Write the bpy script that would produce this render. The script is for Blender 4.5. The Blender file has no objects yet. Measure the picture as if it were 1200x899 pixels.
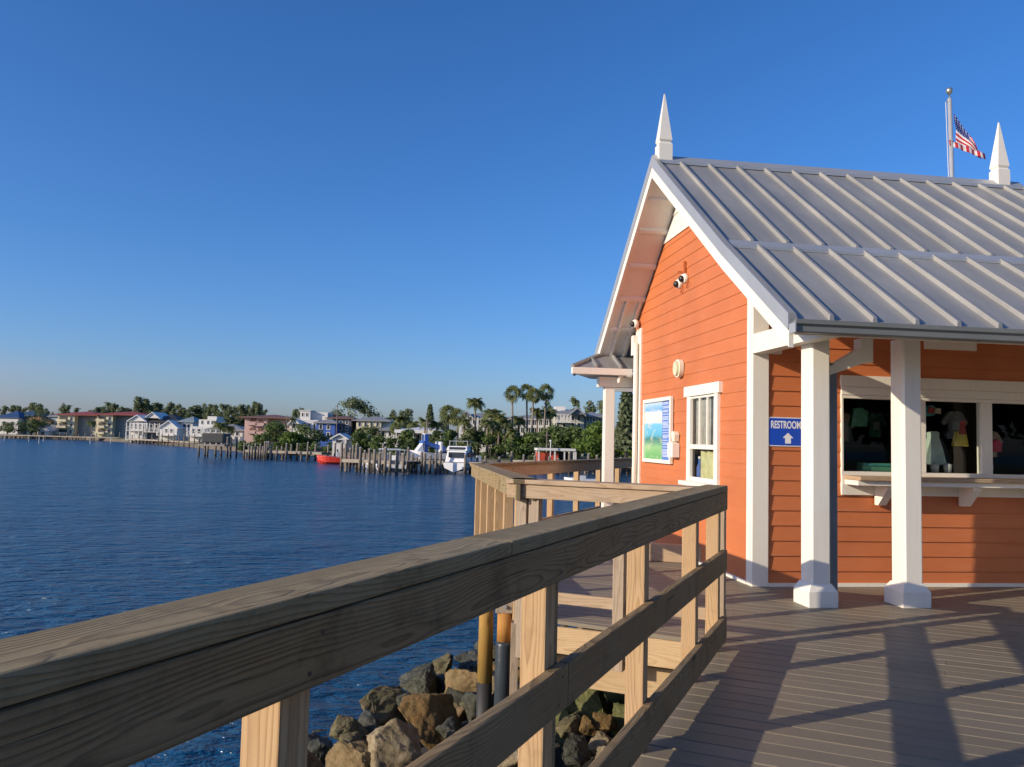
import bpy, bmesh, math, random
from mathutils import Vector, Matrix, noise as mnoise
C = bpy.context.scene
COL = C.collection
R = math.radians
rnd = random.Random(7)

# ------------------------------------------------------------------ camera maths (deck level is z = 0)
FPX, CAMH = 955.0, 1.4
PITCH, ROLL = math.atan(66/955.0), 0.025
_F = Vector((0, math.cos(PITCH), math.sin(PITCH)))
_R0 = Vector((1, 0, 0)); _U0 = _R0.cross(_F)
_R = math.cos(ROLL)*_R0 + math.sin(ROLL)*_U0
_U = math.cos(ROLL)*_U0 - math.sin(ROLL)*_R0
CAM = Vector((0, 0, CAMH))
def ray(x, y): return _F + (x-600)/FPX*_R - (y-449.5)/FPX*_U
def onz(x, y, z):
    r = ray(x, y); return CAM + r*((z-CAMH)/r.z)
def aty(x, y, Y):
    r = ray(x, y); return CAM + r*(Y/r.y)
cam = bpy.data.cameras.new('camera'); camo = bpy.data.objects.new('camera', cam); COL.objects.link(camo)
M = Matrix((( _R.x, _U.x, -_F.x, 0), (_R.y, _U.y, -_F.y, 0), (_R.z, _U.z, -_F.z, CAMH), (0, 0, 0, 1)))
camo.matrix_world = M
cam.sensor_width = 36; cam.lens = FPX/1200*36; cam.clip_start = .05; cam.clip_end = 20000
C.camera = camo
WATER_Z = -1.6

# ------------------------------------------------------------------ world and sun
SUN_AZ, SUN_EL = R(-116.8), R(18.2)
w = bpy.data.worlds.new('World'); C.world = w; w.use_nodes = True
nt = w.node_tree
for n in list(nt.nodes): nt.nodes.remove(n)
out = nt.nodes.new('ShaderNodeOutputWorld'); bg = nt.nodes.new('ShaderNodeBackground')
sky = nt.nodes.new('ShaderNodeTexSky'); sky.sky_type = 'NISHITA'; sky.sun_disc = False
sky.sun_elevation = SUN_EL; sky.sun_rotation = SUN_AZ
sky.altitude = 0; sky.air_density = 1.0; sky.dust_density = 1.0; sky.ozone_density = 7.0
bg.inputs[1].default_value = 0.14
hsv = nt.nodes.new('ShaderNodeHueSaturation'); hsv.inputs['Saturation'].default_value = 1.1; nt.links.new(sky.outputs[0], hsv.inputs['Color']); 
def _m(op, a, b=None, c=None, cl=False):
    q = nt.nodes.new('ShaderNodeMath'); q.operation = op; q.use_clamp = cl
    for i, v in enumerate((a, b, c)):
        if v is None: continue
        if isinstance(v, (int, float)): q.inputs[i].default_value = v
        else: nt.links.new(v, q.inputs[i])
    return q.outputs[0]
tcw = nt.nodes.new('ShaderNodeTexCoord'); sepw = nt.nodes.new('ShaderNodeSeparateXYZ'); nt.links.new(tcw.outputs['Generated'], sepw.inputs[0])
mpw = nt.nodes.new('ShaderNodeMapping'); mpw.inputs['Scale'].default_value = (5, 5, 22); nt.links.new(tcw.outputs['Generated'], mpw.inputs['Vector'])
nzw = nt.nodes.new('ShaderNodeTexNoise'); nzw.inputs['Scale'].default_value = 1.6; nzw.inputs['Detail'].default_value = 5; nt.links.new(mpw.outputs[0], nzw.inputs['Vector'])
band = _m('SUBTRACT', 1.0, _m('DIVIDE', _m('ABSOLUTE', _m('SUBTRACT', sepw.outputs[2], .035)), .05), None, True)
side = _m('MULTIPLY_ADD', sepw.outputs[0], -4.5, -1.75, True)
cf = _m('MULTIPLY', _m('MULTIPLY', band, side), _m('MULTIPLY_ADD', nzw.outputs[0], 3.2, -1.15, True))
mxw = nt.nodes.new('ShaderNodeMix'); mxw.data_type = 'RGBA'; nt.links.new(_m('MULTIPLY', cf, .6), mxw.inputs[0]); nt.links.new(hsv.outputs[0], mxw.inputs[6]); mxw.inputs[7].default_value = (2.35, 2.5, 3.1, 1)
tnt = nt.nodes.new('ShaderNodeMix'); tnt.data_type = 'RGBA'; tnt.blend_type = 'MULTIPLY'; tnt.inputs[0].default_value = 1; tnt.inputs[7].default_value = (1.07, .925, 1.0, 1)
nt.links.new(mxw.outputs[2], tnt.inputs[6]); nt.links.new(tnt.outputs[2], bg.inputs[0]); nt.links.new(bg.outputs[0], out.inputs[0])
sl = bpy.data.lights.new('sun', 'SUN'); sl.energy = 3.9; sl.angle = R(.53); sl.color = (1, .86, .68)
so = bpy.data.objects.new('sun', sl); COL.objects.link(so)
sv = Vector((math.sin(SUN_AZ)*math.cos(SUN_EL), math.cos(SUN_AZ)*math.cos(SUN_EL), math.sin(SUN_EL)))
so.rotation_euler = sv.to_track_quat('Z', 'Y').to_euler(); so.location = sv*60
C.view_settings.view_transform = 'Standard'; C.view_settings.look = 'None'
C.view_settings.exposure = .32; C.view_settings.gamma = 1

# ------------------------------------------------------------------ material helpers
class NB:
    def __init__(s, name):
        s.m = bpy.data.materials.new(name); s.m.use_nodes = True; s.t = s.m.node_tree
        s.b = s.t.nodes['Principled BSDF']; s.o = s.t.nodes['Material Output']
    def n(s, typ, **kw):
        q = s.t.nodes.new(typ)
        for k, v in kw.items():
            if k.startswith('i_'):
                key = k[2:]; key = int(key) if key.isdigit() else key.replace('_', ' ')
                q.inputs[key].default_value = v
            else: setattr(q, k, v)
        return q
    def l(s, a, b): s.t.links.new(a, b)
    def math(s, op, a, b=None, c=None, clamp=False):
        q = s.n('ShaderNodeMath', operation=op, use_clamp=clamp)
        for i, v in enumerate((a, b, c)):
            if v is None: continue
            if isinstance(v, (int, float)): q.inputs[i].default_value = v
            else: s.l(v, q.inputs[i])
        return q.outputs[0]
    def mix(s, fac, a, b, typ='MIX'):
        q = s.n('ShaderNodeMix', data_type='RGBA', blend_type=typ)
        for i, v in ((0, fac), (6, a), (7, b)):
            if isinstance(v, (int, float)): q.inputs[i].default_value = v
            elif isinstance(v, tuple): q.inputs[i].default_value = (*v, 1) if len(v) == 3 else v
            else: s.l(v, q.inputs[i])
        return q.outputs[2]
    def ramp(s, fac, stops, interp='LINEAR'):
        q = s.n('ShaderNodeValToRGB'); q.color_ramp.interpolation = interp
        e = q.color_ramp.elements
        while len(e) < len(stops): e.new(.5)
        for i, (p, c) in enumerate(stops):
            e[i].position = p
            e[i].color = (c, c, c, 1) if isinstance(c, (int, float)) else (*c, 1)
        s.l(fac, q.inputs[0]); return q.outputs[0]
    def noise(s, vec, scale, detail=4, rough=.55, dist=0):
        q = s.n('ShaderNodeTexNoise', i_Scale=scale, i_Detail=detail, i_Roughness=rough, i_Distortion=dist)
        if vec is not None: s.l(vec, q.inputs['Vector'])
        return q.outputs[0]
    def coord(s, kind='Object', scale=(1, 1, 1), rot=(0, 0, 0), randoff=0):
        tc = s.n('ShaderNodeTexCoord'); mp = s.n('ShaderNodeMapping')
        mp.inputs['Scale'].default_value = scale; mp.inputs['Rotation'].default_value = rot
        v = tc.outputs[kind]
        if randoff:
            oi = s.n('ShaderNodeObjectInfo'); va = s.n('ShaderNodeVectorMath', operation='ADD')
            cx = s.n('ShaderNodeCombineXYZ')
            for i, k in enumerate((91.7, 53.3, 37.1)): s.l(s.math('MULTIPLY', oi.outputs['Random'], k*randoff), cx.inputs[i])
            s.l(v, va.inputs[0]); s.l(cx.outputs[0], va.inputs[1]); v = va.outputs[0]
        s.l(v, mp.inputs['Vector']); return mp.outputs[0]
    def color(s, c):
        if isinstance(c, tuple): s.b.inputs['Base Color'].default_value = (*c, 1)
        else: s.l(c, s.b.inputs['Base Color'])
    def rough(s, r):
        if isinstance(r, (int, float)): s.b.inputs['Roughness'].default_value = r
        else: s.l(r, s.b.inputs['Roughness'])
    def bump(s, h, strength=.3, dist=.01):
        q = s.n('ShaderNodeBump', i_Strength=strength, i_Distance=dist)
        s.l(h, q.inputs['Height']); s.l(q.outputs[0], s.b.inputs['Normal'])
    def spec(s, v): s.b.inputs['Specular IOR Level'].default_value = v

def plain(name, c, rough=.6, var=.12, scale=3.0, metal=0.0, spec=.5, bump=0.0, bscale=60, randoff=.3):
    m = NB(name); v = m.coord(randoff=randoff)
    f = m.noise(v, scale, 5, .6)
    lo = tuple(x*(1-var) for x in c); hi = tuple(min(1, x*(1+var*.8)) for x in c)
    m.color(m.ramp(f, [(.3, lo), (.7, hi)])); m.rough(rough); m.spec(spec)
    m.b.inputs['Metallic'].default_value = metal
    if bump: m.bump(m.noise(v, bscale, 4), bump, .01)
    return m.m

def wood(name, light, dark, axis='X', ringsp=.011, grey=None, greyamt=0.0, stain=.35, bump=.5, fine=.35):
    m = NB(name)
    tc = m.n('ShaderNodeTexCoord'); oi = m.n('ShaderNodeObjectInfo'); rn = oi.outputs['Random']
    sep = m.n('ShaderNodeSeparateXYZ'); m.l(tc.outputs['Object'], sep.inputs[0])
    ax = {'X': (0, 1, 2), 'Z': (2, 0, 1)}[axis]
    g, a, b = (sep.outputs[i] for i in ax)
    g = m.math('ADD', g, m.math('MULTIPLY', rn, 57.0))
    a = m.math('ADD', a, m.math('MULTIPLY_ADD', rn, .05, .012))
    b = m.math('ADD', b, m.math('MULTIPLY_ADD', m.math('FRACT', m.math('MULTIPLY', rn, 7.13)), .16, -.06))
    cv = m.n('ShaderNodeCombineXYZ'); m.l(m.math('MULTIPLY', g, 1.1), cv.inputs[0]); m.l(m.math('MULTIPLY', a, 5.0), cv.inputs[1]); m.l(m.math('MULTIPLY', b, 5.0), cv.inputs[2])
    low = m.noise(cv.outputs[0], 1.0, 2, .45)
    cv2 = m.n('ShaderNodeCombineXYZ'); m.l(m.math('MULTIPLY', g, 6.0), cv2.inputs[0]); m.l(m.math('MULTIPLY', a, 40.0), cv2.inputs[1]); m.l(m.math('MULTIPLY', b, 40.0), cv2.inputs[2])
    mid = m.noise(cv2.outputs[0], 1.0, 3, .5)
    rr = m.math('SQRT', m.math('ADD', m.math('POWER', m.math('ABSOLUTE', a), 2.0), m.math('POWER', m.math('ABSOLUTE', b), 2.0)))
    rr = m.math('ADD', rr, m.math('MULTIPLY_ADD', low, .13, -.06))
    rr = m.math('ADD', rr, m.math('MULTIPLY_ADD', mid, .009, -.0045))
    ring = m.math('FRACT', m.math('MULTIPLY', rr, 1.0/ringsp))
    ringc = m.ramp(ring, [(0, 1.0), (.10, .1), (.55, .22), (.9, .85), (1, 1.0)])
    cv3 = m.n('ShaderNodeCombineXYZ'); m.l(m.math('MULTIPLY', g, 3.0), cv3.inputs[0]); m.l(m.math('MULTIPLY', a, 260.0), cv3.inputs[1]); m.l(m.math('MULTIPLY', b, 260.0), cv3.inputs[2])
    fib = m.noise(cv3.outputs[0], 1.0, 4, .6)
    fac = m.math('ADD', m.math('MULTIPLY', ringc, .75), m.math('MULTIPLY_ADD', fib, fine*2, -fine), clamp=True)
    col = m.mix(fac, light, dark)
    # per-board tone
    col = m.mix(m.math('MULTIPLY', m.math('FRACT', m.math('MULTIPLY', rn, 13.7)), .35), col, tuple(x*.62 for x in light))
    bl = m.noise(m.coord('Object', randoff=.8), 2.2, 5, .6)
    if grey:
        col = m.mix(m.math('MULTIPLY', m.ramp(bl, [(.32, 0), (.66, 1)]), greyamt), col, m.mix(m.math('MULTIPLY', fac, .7), grey, tuple(x*.45 for x in grey)))
    bl2 = m.noise(m.coord('Object', randoff=1.3), 7, 6, .7)
    col = m.mix(m.math('MULTIPLY', m.ramp(bl2, [(.52, 0), (.75, 1)]), stain), col, tuple(x*.35 for x in dark))
    # cracks running with the grain
    cv4 = m.n('ShaderNodeCombineXYZ'); m.l(m.math('MULTIPLY', g, 1.7), cv4.inputs[0]); m.l(m.math('MULTIPLY', a, 95.0), cv4.inputs[1]); m.l(m.math('MULTIPLY', b, 95.0), cv4.inputs[2])
    ck = m.ramp(m.noise(cv4.outputs[0], 1.0, 2, .5), [(.70, 0), (.735, 1)])
    col = m.mix(m.math('MULTIPLY', ck, .6), col, tuple(x*.25 for x in dark))
    # scattered knots
    cvk = m.n('ShaderNodeCombineXYZ'); m.l(m.math('MULTIPLY', g, 1.6), cvk.inputs[0]); m.l(m.math('MULTIPLY', a, 5.5), cvk.inputs[1]); m.l(m.math('MULTIPLY', b, 5.5), cvk.inputs[2])
    vor = m.n('ShaderNodeTexVoronoi', i_Scale=1.0); m.l(cvk.outputs[0], vor.inputs['Vector'])
    kn = m.ramp(vor.outputs['Distance'], [(.04, 1), (.075, .55), (.1, 0)])
    col = m.mix(m.math('MULTIPLY', kn, .75), col, tuple(x*.4 for x in dark))
    m.color(col); m.rough(.78); m.spec(.25)
    h = m.math('ADD', m.math('MULTIPLY', fib, .55), m.math('MULTIPLY', ringc, .6))
    h = m.math('SUBTRACT', h, m.math('MULTIPLY', ck, 1.6))
    m.bump(h, bump, .0022)
    return m.m

def glassmat(name, tint=(.93, .95, .94), rough=.015):
    m = NB(name); t = m.t
    tr = m.n('ShaderNodeBsdfTransparent'); tr.inputs[0].default_value = (*tint, 1)
    gl = m.n('ShaderNodeBsdfGlossy'); gl.inputs['Roughness'].default_value = rough
    fr = m.n('ShaderNodeFresnel', i_IOR=1.38); mx = m.n('ShaderNodeMixShader')
    ge = m.n('ShaderNodeNewGeometry'); m.l(m.math('MULTIPLY', fr.outputs[0], m.math('SUBTRACT', 1.0, ge.outputs['Backfacing'])), mx.inputs[0]); m.l(tr.outputs[0], mx.inputs[1]); m.l(gl.outputs[0], mx.inputs[2]); m.l(mx.outputs[0], m.o.inputs[0])
    return m.m

# ------------------------------------------------------------------ materials
MT = {}
def siding(name, c):
    m = NB(name); v = m.coord('Object', randoff=0)
    f = m.noise(v, 1.3, 5, .6); st = m.noise(m.coord('Object', scale=(1.2, 1.2, 14)), 2.0, 4)
    col = m.mix(m.ramp(f, [(.3, 0), (.7, 1)]), tuple(x*.9 for x in c), tuple(min(1, x*1.08) for x in c))
    g = m.n('ShaderNodeNewGeometry')
    col = m.mix(m.math('MULTIPLY', g.outputs['Random Per Island'], .16), col, tuple(x*.72 for x in c))
    col = m.mix(m.math('MULTIPLY', m.ramp(st, [(.5, 0), (.8, 1)]), .1), col, (.7, .45, .33))
    m.color(col); m.rough(.55); m.spec(.35)
    m.bump(m.noise(m.coord('Object', scale=(6, 6, 90)), 3.0, 5, .65), .12, .004)
    return m.m
MT['orange'] = siding('orange_siding', (.565, .172, .058))
def whitepaint(name, c=(.82, .775, .66)):
    m = NB(name); v = m.coord('Object', randoff=.3)
    f = m.noise(v, 1.7, 6, .65); f2 = m.noise(m.coord('Object', scale=(9, 9, .8), randoff=.3), 2.0, 4)
    col = m.mix(m.math('MULTIPLY', m.ramp(f, [(.45, 0), (.8, 1)]), .22), c, tuple(x*.72 for x in c))
    col = m.mix(m.math('MULTIPLY', m.ramp(f2, [(.5, 0), (.75, 1)]), .14), col, (.5, .47, .4))
    m.color(col); m.rough(.5); m.spec(.4); m.bump(m.noise(v, 40, 4), .06, .004)
    return m.m
MT['white'] = whitepaint('white_paint')
MT['soffit'] = whitepaint('soffit_paint', (.78, .76, .70))
def roofmetal():
    m = NB('galvalume_roof'); v = m.coord('Object')
    f = m.noise(m.coord('Object', scale=(2.2, .7, .7)), 1.6, 5, .6); sp = m.noise(v, 70, 3, .6)
    col = m.ramp(f, [(.3, (.31, .303, .275)), (.7, (.41, .40, .365))])
    col = m.mix(m.math('MULTIPLY', sp, .12), col, (.3, .3, .3))
    m.color(col); m.b.inputs['Metallic'].default_value = .35
    m.rough(m.ramp(f, [(.3, .42), (.7, .56)])); m.bump(m.noise(m.coord('Object', scale=(5, 1, 1)), 3, 3), .12, .01)
    return m.m
MT['metal'] = roofmetal()
MT['gutter'] = plain('gutter_paint', (.25, .255, .225), .45, .1, 2.0, metal=.3)
MT['flash'] = plain('grey_flashing', (.46, .47, .46), .42, .08, 2.0, metal=.4)
MT['greypole'] = plain('grey_downspout', (.17, .18, .18), .5, .15, 3)
MT['rail_old'] = wood('weathered_rail_wood', (.36, .232, .105), (.062, .031, .012), 'X', .0095, (.30, .238, .135), .6, .5, .8, .55)
MT['cap_old'] = wood('weathered_cap_wood', (.37, .265, .125), (.12, .074, .031), 'X', .008, (.34, .28, .16), .65, .55, .8, .5)
MT['post_new'] = wood('fresh_post_wood', (.60, .40, .205), (.31, .165, .062), 'Z', .0105, (.5, .36, .22), .4, .25, .35, .3)
MT['rail_new'] = wood('fresh_rail_wood', (.52, .37, .22), (.34, .21, .11), 'X', .012, (.42, .34, .25), .55, .2, .4, .25)
MT['post_grey'] = wood('greyed_post_wood', (.45, .34, .22), (.28, .19, .11), 'Z', .011, (.40, .33, .25), .7, .25, .4, .25)
MT['brace'] = wood('brace_wood', (.56, .40, .22), (.40, .26, .12), 'X', .014, None, 0, .15, .3)
def deckmat():
    m = NB('composite_decking'); g = m.n('ShaderNodeNewGeometry')
    v = m.coord('Object'); fine = m.noise(m.coord('Object', scale=(60, 2.5, 20)), 2.0, 4, .6)
    f = m.noise(v, .9, 6, .65)
    col = m.ramp(g.outputs['Random Per Island'], [(0, (.208, .172, .113)), (.5, (.236, .196, .130)), (1, (.263, .22, .147))])
    col = m.mix(m.math('MULTIPLY', m.ramp(f, [(.35, 0), (.75, 1)]), .4), col, (.165, .142, .115))
    col = m.mix(m.math('MULTIPLY', fine, .22), col, (.11, .095, .085))
    sp = m.noise(v, 14, 5, .7)
    col = m.mix(m.math('MULTIPLY', m.ramp(sp, [(.62, 0), (.75, 1)]), .22), col, (.32, .29, .25))
    m.color(col); m.rough(m.ramp(f, [(.3, .46), (.7, .62)])); m.spec(.4)
    m.bump(fine, .25, .002)
    return m.m
MT['deck'] = deckmat()
def watermat():
    m = NB('bay_water')
    tc = m.n('ShaderNodeTexCoord')
    def nz(scale, sx, sy, det, rough=.55, rot=.35, dist=.0):
        mp = m.n('ShaderNodeMapping'); mp.inputs['Scale'].default_value = (sx, sy, 1); mp.inputs['Rotation'].default_value = (0, 0, rot)
        m.l(tc.outputs['Object'], mp.inputs['Vector'])
        return m.noise(mp.outputs[0], scale, det, rough, dist)
    a = nz(.9, .55, 1.2, 3, .5, .30, .5); b = nz(3.2, .6, 1.15, 4, .55, -.1, .4); c = nz(.16, .6, 1.1, 2)
    h = m.math('ADD', m.math('MULTIPLY', a, .52), m.math('MULTIPLY', b, .30))
    h = m.math('ADD', h, m.math('MULTIPLY', c, .6)); h = m.math('ADD', h, m.math('MULTIPLY', nz(8.5, .7, 1.1, 3, .6, .6, .2), .05))
    q = m.n('ShaderNodeBump', i_Strength=1.0, i_Distance=1.1); m.l(h, q.inputs['Height']); m.l(q.outputs[0], m.b.inputs['Normal'])
    m.color((.006, .062, .140)); m.rough(.22); m.b.inputs['IOR'].default_value = 1.33
    return m.m
MT['water'] = watermat()
def rockmat(name, c1, c2, c3, moss=None, mossamt=0, dark=0.0, barn=0.0):
    m = NB(name); v = m.coord('Object', randoff=.6)
    f = m.noise(v, 2.6, 7, .68, .4); f2 = m.noise(v, 9, 6, .65); vv = m.n('ShaderNodeTexVoronoi', i_Scale=14.0); m.l(v, vv.inputs['Vector'])
    col = m.ramp(f, [(.28, c1), (.5, c2), (.72, c3)])
    col = m.mix(m.ramp(f2, [(.5, 0), (.78, .7)]), col, tuple(x*.35 for x in c1))
    if moss: col = m.mix(m.math('MULTIPLY', m.ramp(m.noise(v, 3.1, 6, .7), [(.42, 0), (.58, 1)]), mossamt), col, moss)
    if barn:
        vb = m.n('ShaderNodeTexVoronoi', i_Scale=55.0); m.l(v, vb.inputs['Vector'])
        sp = m.math('MULTIPLY', m.ramp(vb.outputs['Distance'], [(.18, 1), (.34, 0)]), m.ramp(m.noise(v, 4, 4), [(.45, 0), (.6, 1)]))
        col = m.mix(m.math('MULTIPLY', sp, barn), col, (.46, .46, .40))
    m.color(col); m.rough(.85 if not dark else .5); m.spec(.3)
    h = m.math('ADD', m.math('MULTIPLY', f2, .8), m.math('MULTIPLY', m.noise(v, 28, 5, .7), .5))
    m.bump(h, .7, .03)
    return m.m
MT['rock_tan'] = rockmat('tan_boulder', (.13, .083, .036), (.24, .16, .072), (.33, .235, .125), (.16, .15, .06), .3)
MT['rock_pale'] = rockmat('pale_boulder', (.16, .118, .06), (.29, .225, .125), (.41, .33, .205), (.2, .17, .1), .3)
MT['rock_ochre'] = rockmat('ochre_boulder', (.13, .075, .022), (.21, .122, .038), (.20, .135, .062), (.13, .11, .05), .4)
MT['rock_grey'] = rockmat('grey_green_boulder', (.075, .056, .027), (.15, .115, .055), (.24, .185, .10), (.10, .11, .045), .5, 0, .5)
MT['rock_dark'] = rockmat('barnacled_boulder', (.022, .022, .016), (.055, .052, .036), (.11, .10, .07), (.05, .055, .025), .5, 1, .8)
MT['rock_moss'] = rockmat('mossy_boulder', (.06, .06, .025), (.13, .13, .05), (.22, .20, .10), (.10, .115, .03), .6)
MT['bank'] = plain('bank_rubble', (.03, .026, .019), .9, .4, 4, bump=.8, bscale=12)
MT['glass'] = glassmat('window_glass')
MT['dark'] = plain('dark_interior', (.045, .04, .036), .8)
MT['blue_sign'] = plain('blue_sign_paint', (.010, .075, .52), .35, .08, 4)
MT['sign_white'] = plain('sign_white', (.82, .82, .80), .4, .04)
MT['black'] = plain('black_plastic', (.02, .02, .02), .35)
MT['cream'] = plain('cream_plastic', (.78, .73, .56), .4, .06)
MT['steel'] = plain('galvanised_steel', (.5, .5, .48), .45, .15, 8, metal=.6)
MT['steel_dark'] = plain('rusty_screw', (.05, .04, .035), .6, .3, 40)
MT['alu'] = plain('aluminium_pole', (.66, .66, .64), .35, .06, 3, metal=.5)
MT['brass'] = plain('gold_ball', (.55, .5, .38), .3, .06, metal=.8)
MT['pile_y'] = wood('yellow_pile_wood', (.46, .26, .06), (.30, .15, .035), 'Z', .013, (.30, .27, .10), .5, .3, .4)
MT['pile_o'] = wood('orange_pile_wood', (.50, .24, .06), (.30, .13, .03), 'Z', .013, None, 0, .2, .4)
MT['wrap'] = plain('pile_wrap_plastic', (.035, .045, .052), .35, .2, 3)
MT['farpile'] = plain('weathered_piling', (.20, .165, .125), .85, .35, 1.2, bump=.4, bscale=10)
MT['pile_wet'] = plain('wet_piling_base', (.03, .027, .022), .6, .3, 2)
MT['dockwood'] = plain('dock_planks', (.30, .26, .20), .8, .25, 1.0)
MT['trunk'] = plain('palm_trunk', (.22, .18, .135), .9, .25, 1.5)
MT['bark'] = plain('tree_bark', (.09, .07, .05), .9, .3, 1.5)

def leafmat(name, c, c2, trans=.4):
    m = NB(name); g = m.n('ShaderNodeNewGeometry'); v = m.coord('Object', randoff=.3)
    f = m.noise(v, .5, 3)
    col = m.mix(g.outputs['Random Per Island'], c, c2)
    col = m.mix(m.math('MULTIPLY', m.ramp(f, [(.35, 0), (.65, 1)]), .5), col, tuple(x*.6 for x in c))
    oi = m.n('ShaderNodeObjectInfo')
    col = m.mix(m.math('MULTIPLY', oi.outputs['Random'], .3), col, tuple(x*.7 for x in c2))
    m.color(col); m.rough(.6); m.spec(.3)
    td = m.n('ShaderNodeBsdfTranslucent'); m.l(col, td.inputs[0]); mx = m.n('ShaderNodeMixShader', i_0=trans)
    m.l(m.b.outputs[0], mx.inputs[1]); m.l(td.outputs[0], mx.inputs[2]); m.l(mx.outputs[0], m.o.inputs[0])
    return m.m
MT['leaf_pine'] = leafmat('casuarina_leaf', (.17, .21, .10), (.25, .285, .14))
MT['leaf_dark'] = leafmat('dark_leaf', (.11, .15, .05), (.17, .215, .075))
MT['leaf_mid'] = leafmat('mangrove_leaf', (.10, .155, .04), (.175, .23, .065))
MT['leaf_bright'] = leafmat('bright_leaf', (.12, .20, .03), (.19, .27, .055))
MT['leaf_palm'] = leafmat('palm_leaf', (.18, .225, .08), (.32, .335, .13))
MT['grass'] = plain('shore_grass', (.07, .09, .035), .9, .4, .3)
MT['sand'] = plain('seawall_concrete', (.12, .10, .072), .85, .35, .5)

# ------------------------------------------------------------------ mesh helpers
class MB:
    def __init__(s): s.v = []; s.f = []; s.mi = []; s.cur = 0
    def poly(s, pts, flip=False):
        b = len(s.v); s.v += [tuple(p) for p in pts]
        f = list(range(b, b+len(pts))); s.f.append(f[::-1] if flip else f); s.mi.append(s.cur)
    def hexa(s, p):   # 8 corners: bottom 0-3 (ccw), top 4-7
        b = len(s.v); s.v += [tuple(q) for q in p]
        for f in ((3, 2, 1, 0), (4, 5, 6, 7), (0, 1, 5, 4), (1, 2, 6, 5), (2, 3, 7, 6), (3, 0, 4, 7)):
            s.f.append([b+i for i in f]); s.mi.append(s.cur)
    def box(s, x0, x1, y0, y1, z0, z1):
        s.hexa([(x0, y0, z0), (x1, y0, z0), (x1, y1, z0), (x0, y1, z0), (x0, y0, z1), (x1, y0, z1), (x1, y1, z1), (x0, y1, z1)])
    def prism(s, pts, axis, a0, a1):   # 2-D outline extruded along an axis
        n = len(pts)
        def mk(p, a): return {'x': (a, p[0], p[1]), 'y': (p[0], a, p[1]), 'z': (p[0], p[1], a)}[axis]
        b = len(s.v); s.v += [mk(p, a0) for p in pts] + [mk(p, a1) for p in pts]
        s.f.append([b+i for i in range(n)][::-1]); s.f.append([b+n+i for i in range(n)]); s.mi += [s.cur]*2
        for i in range(n):
            j = (i+1) % n; s.f.append([b+i, b+j, b+n+j, b+n+i]); s.mi.append(s.cur)
    def tube(s, pts, rad, n=10, caps=True):
        rad = rad if isinstance(rad, (list, tuple)) else [rad]*len(pts)
        pts = [Vector(p) for p in pts]; b = len(s.v)
        for i, p in enumerate(pts):
            t = (pts[min(i+1, len(pts)-1)]-pts[max(i-1, 0)]).normalized()
            u = t.orthogonal().normalized() if i == 0 else (u - t*u.dot(t)).normalized()
            w_ = t.cross(u)
            for k in range(n):
                a = 2*math.pi*k/n; s.v.append(tuple(p + rad[i]*(math.cos(a)*u + math.sin(a)*w_)))
        for i in range(len(pts)-1):
            for k in range(n):
                k2 = (k+1) % n; s.f.append([b+i*n+k, b+i*n+k2, b+(i+1)*n+k2, b+(i+1)*n+k]); s.mi.append(s.cur)
        if caps:
            s.f.append([b+k for k in range(n)][::-1]); s.f.append([b+(len(pts)-1)*n+k for k in range(n)]); s.mi += [s.cur]*2
    def lathe(s, prof, n=16, c=(0, 0, 0)):
        b = len(s.v)
        for r_, z in prof:
            for k in range(n):
                a = 2*math.pi*k/n; s.v.append((c[0]+r_*math.cos(a), c[1]+r_*math.sin(a), c[2]+z))
        for i in range(len(prof)-1):
            for k in range(n):
                k2 = (k+1) % n; s.f.append([b+i*n+k, b+i*n+k2, b+(i+1)*n+k2, b+(i+1)*n+k]); s.mi.append(s.cur)
        s.f.append([b+k for k in range(n)][::-1]); s.f.append([b+(len(prof)-1)*n+k for k in range(n)]); s.mi += [s.cur]*2
    def mesh(s, name, mats, smooth=False, bevel=0, origin=(0, 0, 0)):
        me = bpy.data.meshes.new(name)
        o = Vector(origin)
        me.from_pydata([tuple(Vector(p)-o) for p in s.v], [], s.f)
        for m in (mats if isinstance(mats, (list, tuple)) else [mats]): me.materials.append(m)
        for p, k in zip(me.polygons, s.mi): p.material_index = k
        if bevel:
            bm = bmesh.new(); bm.from_mesh(me)
            bmesh.ops.bevel(bm, geom=bm.edges[:]+bm.verts[:], offset=bevel, segments=2, affect='EDGES', profile=.6)
            bm.to_mesh(me); bm.free()
        else:
            bm = bmesh.new(); bm.from_mesh(me); bmesh.ops.recalc_face_normals(bm, faces=bm.faces[:]); bm.to_mesh(me); bm.free()
        if smooth:
            for p in me.polygons: p.use_smooth = True
        return me
    def build(s, name, mats, parent=None, smooth=False, bevel=0, origin=None):
        og = (0, 0, 0) if origin is None else origin
        if origin == 'c':
            lo = [min(p[i] for p in s.v) for i in range(3)]; hi = [max(p[i] for p in s.v) for i in range(3)]
            og = tuple((a+b)/2 for a, b in zip(lo, hi))
        ob = bpy.data.objects.new(name, s.mesh(name, mats, smooth, bevel, og)); COL.objects.link(ob)
        ob.parent = parent; ob.location = og
        return ob
def boxo(name, x0, x1, y0, y1, z0, z1, mat, parent=None, bevel=0, origin='c'):
    m = MB(); m.box(x0, x1, y0, y1, z0, z1); return m.build(name, mat, parent, bevel=bevel, origin=origin)
def tag(o, label, cat, group=None):
    o['label'] = label; o['category'] = cat
    if group: o['group'] = group
    return o
def struct(o, kind='structure'):
    o['kind'] = kind; return o
def empty(name, loc, rz=0, label=None, cat=None, group=None):
    o = bpy.data.objects.new(name, None); COL.objects.link(o); o.location = loc; o.rotation_euler = (0, 0, rz)
    o.empty_display_size = .2
    if label: tag(o, label, cat, group)
    return o
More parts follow.
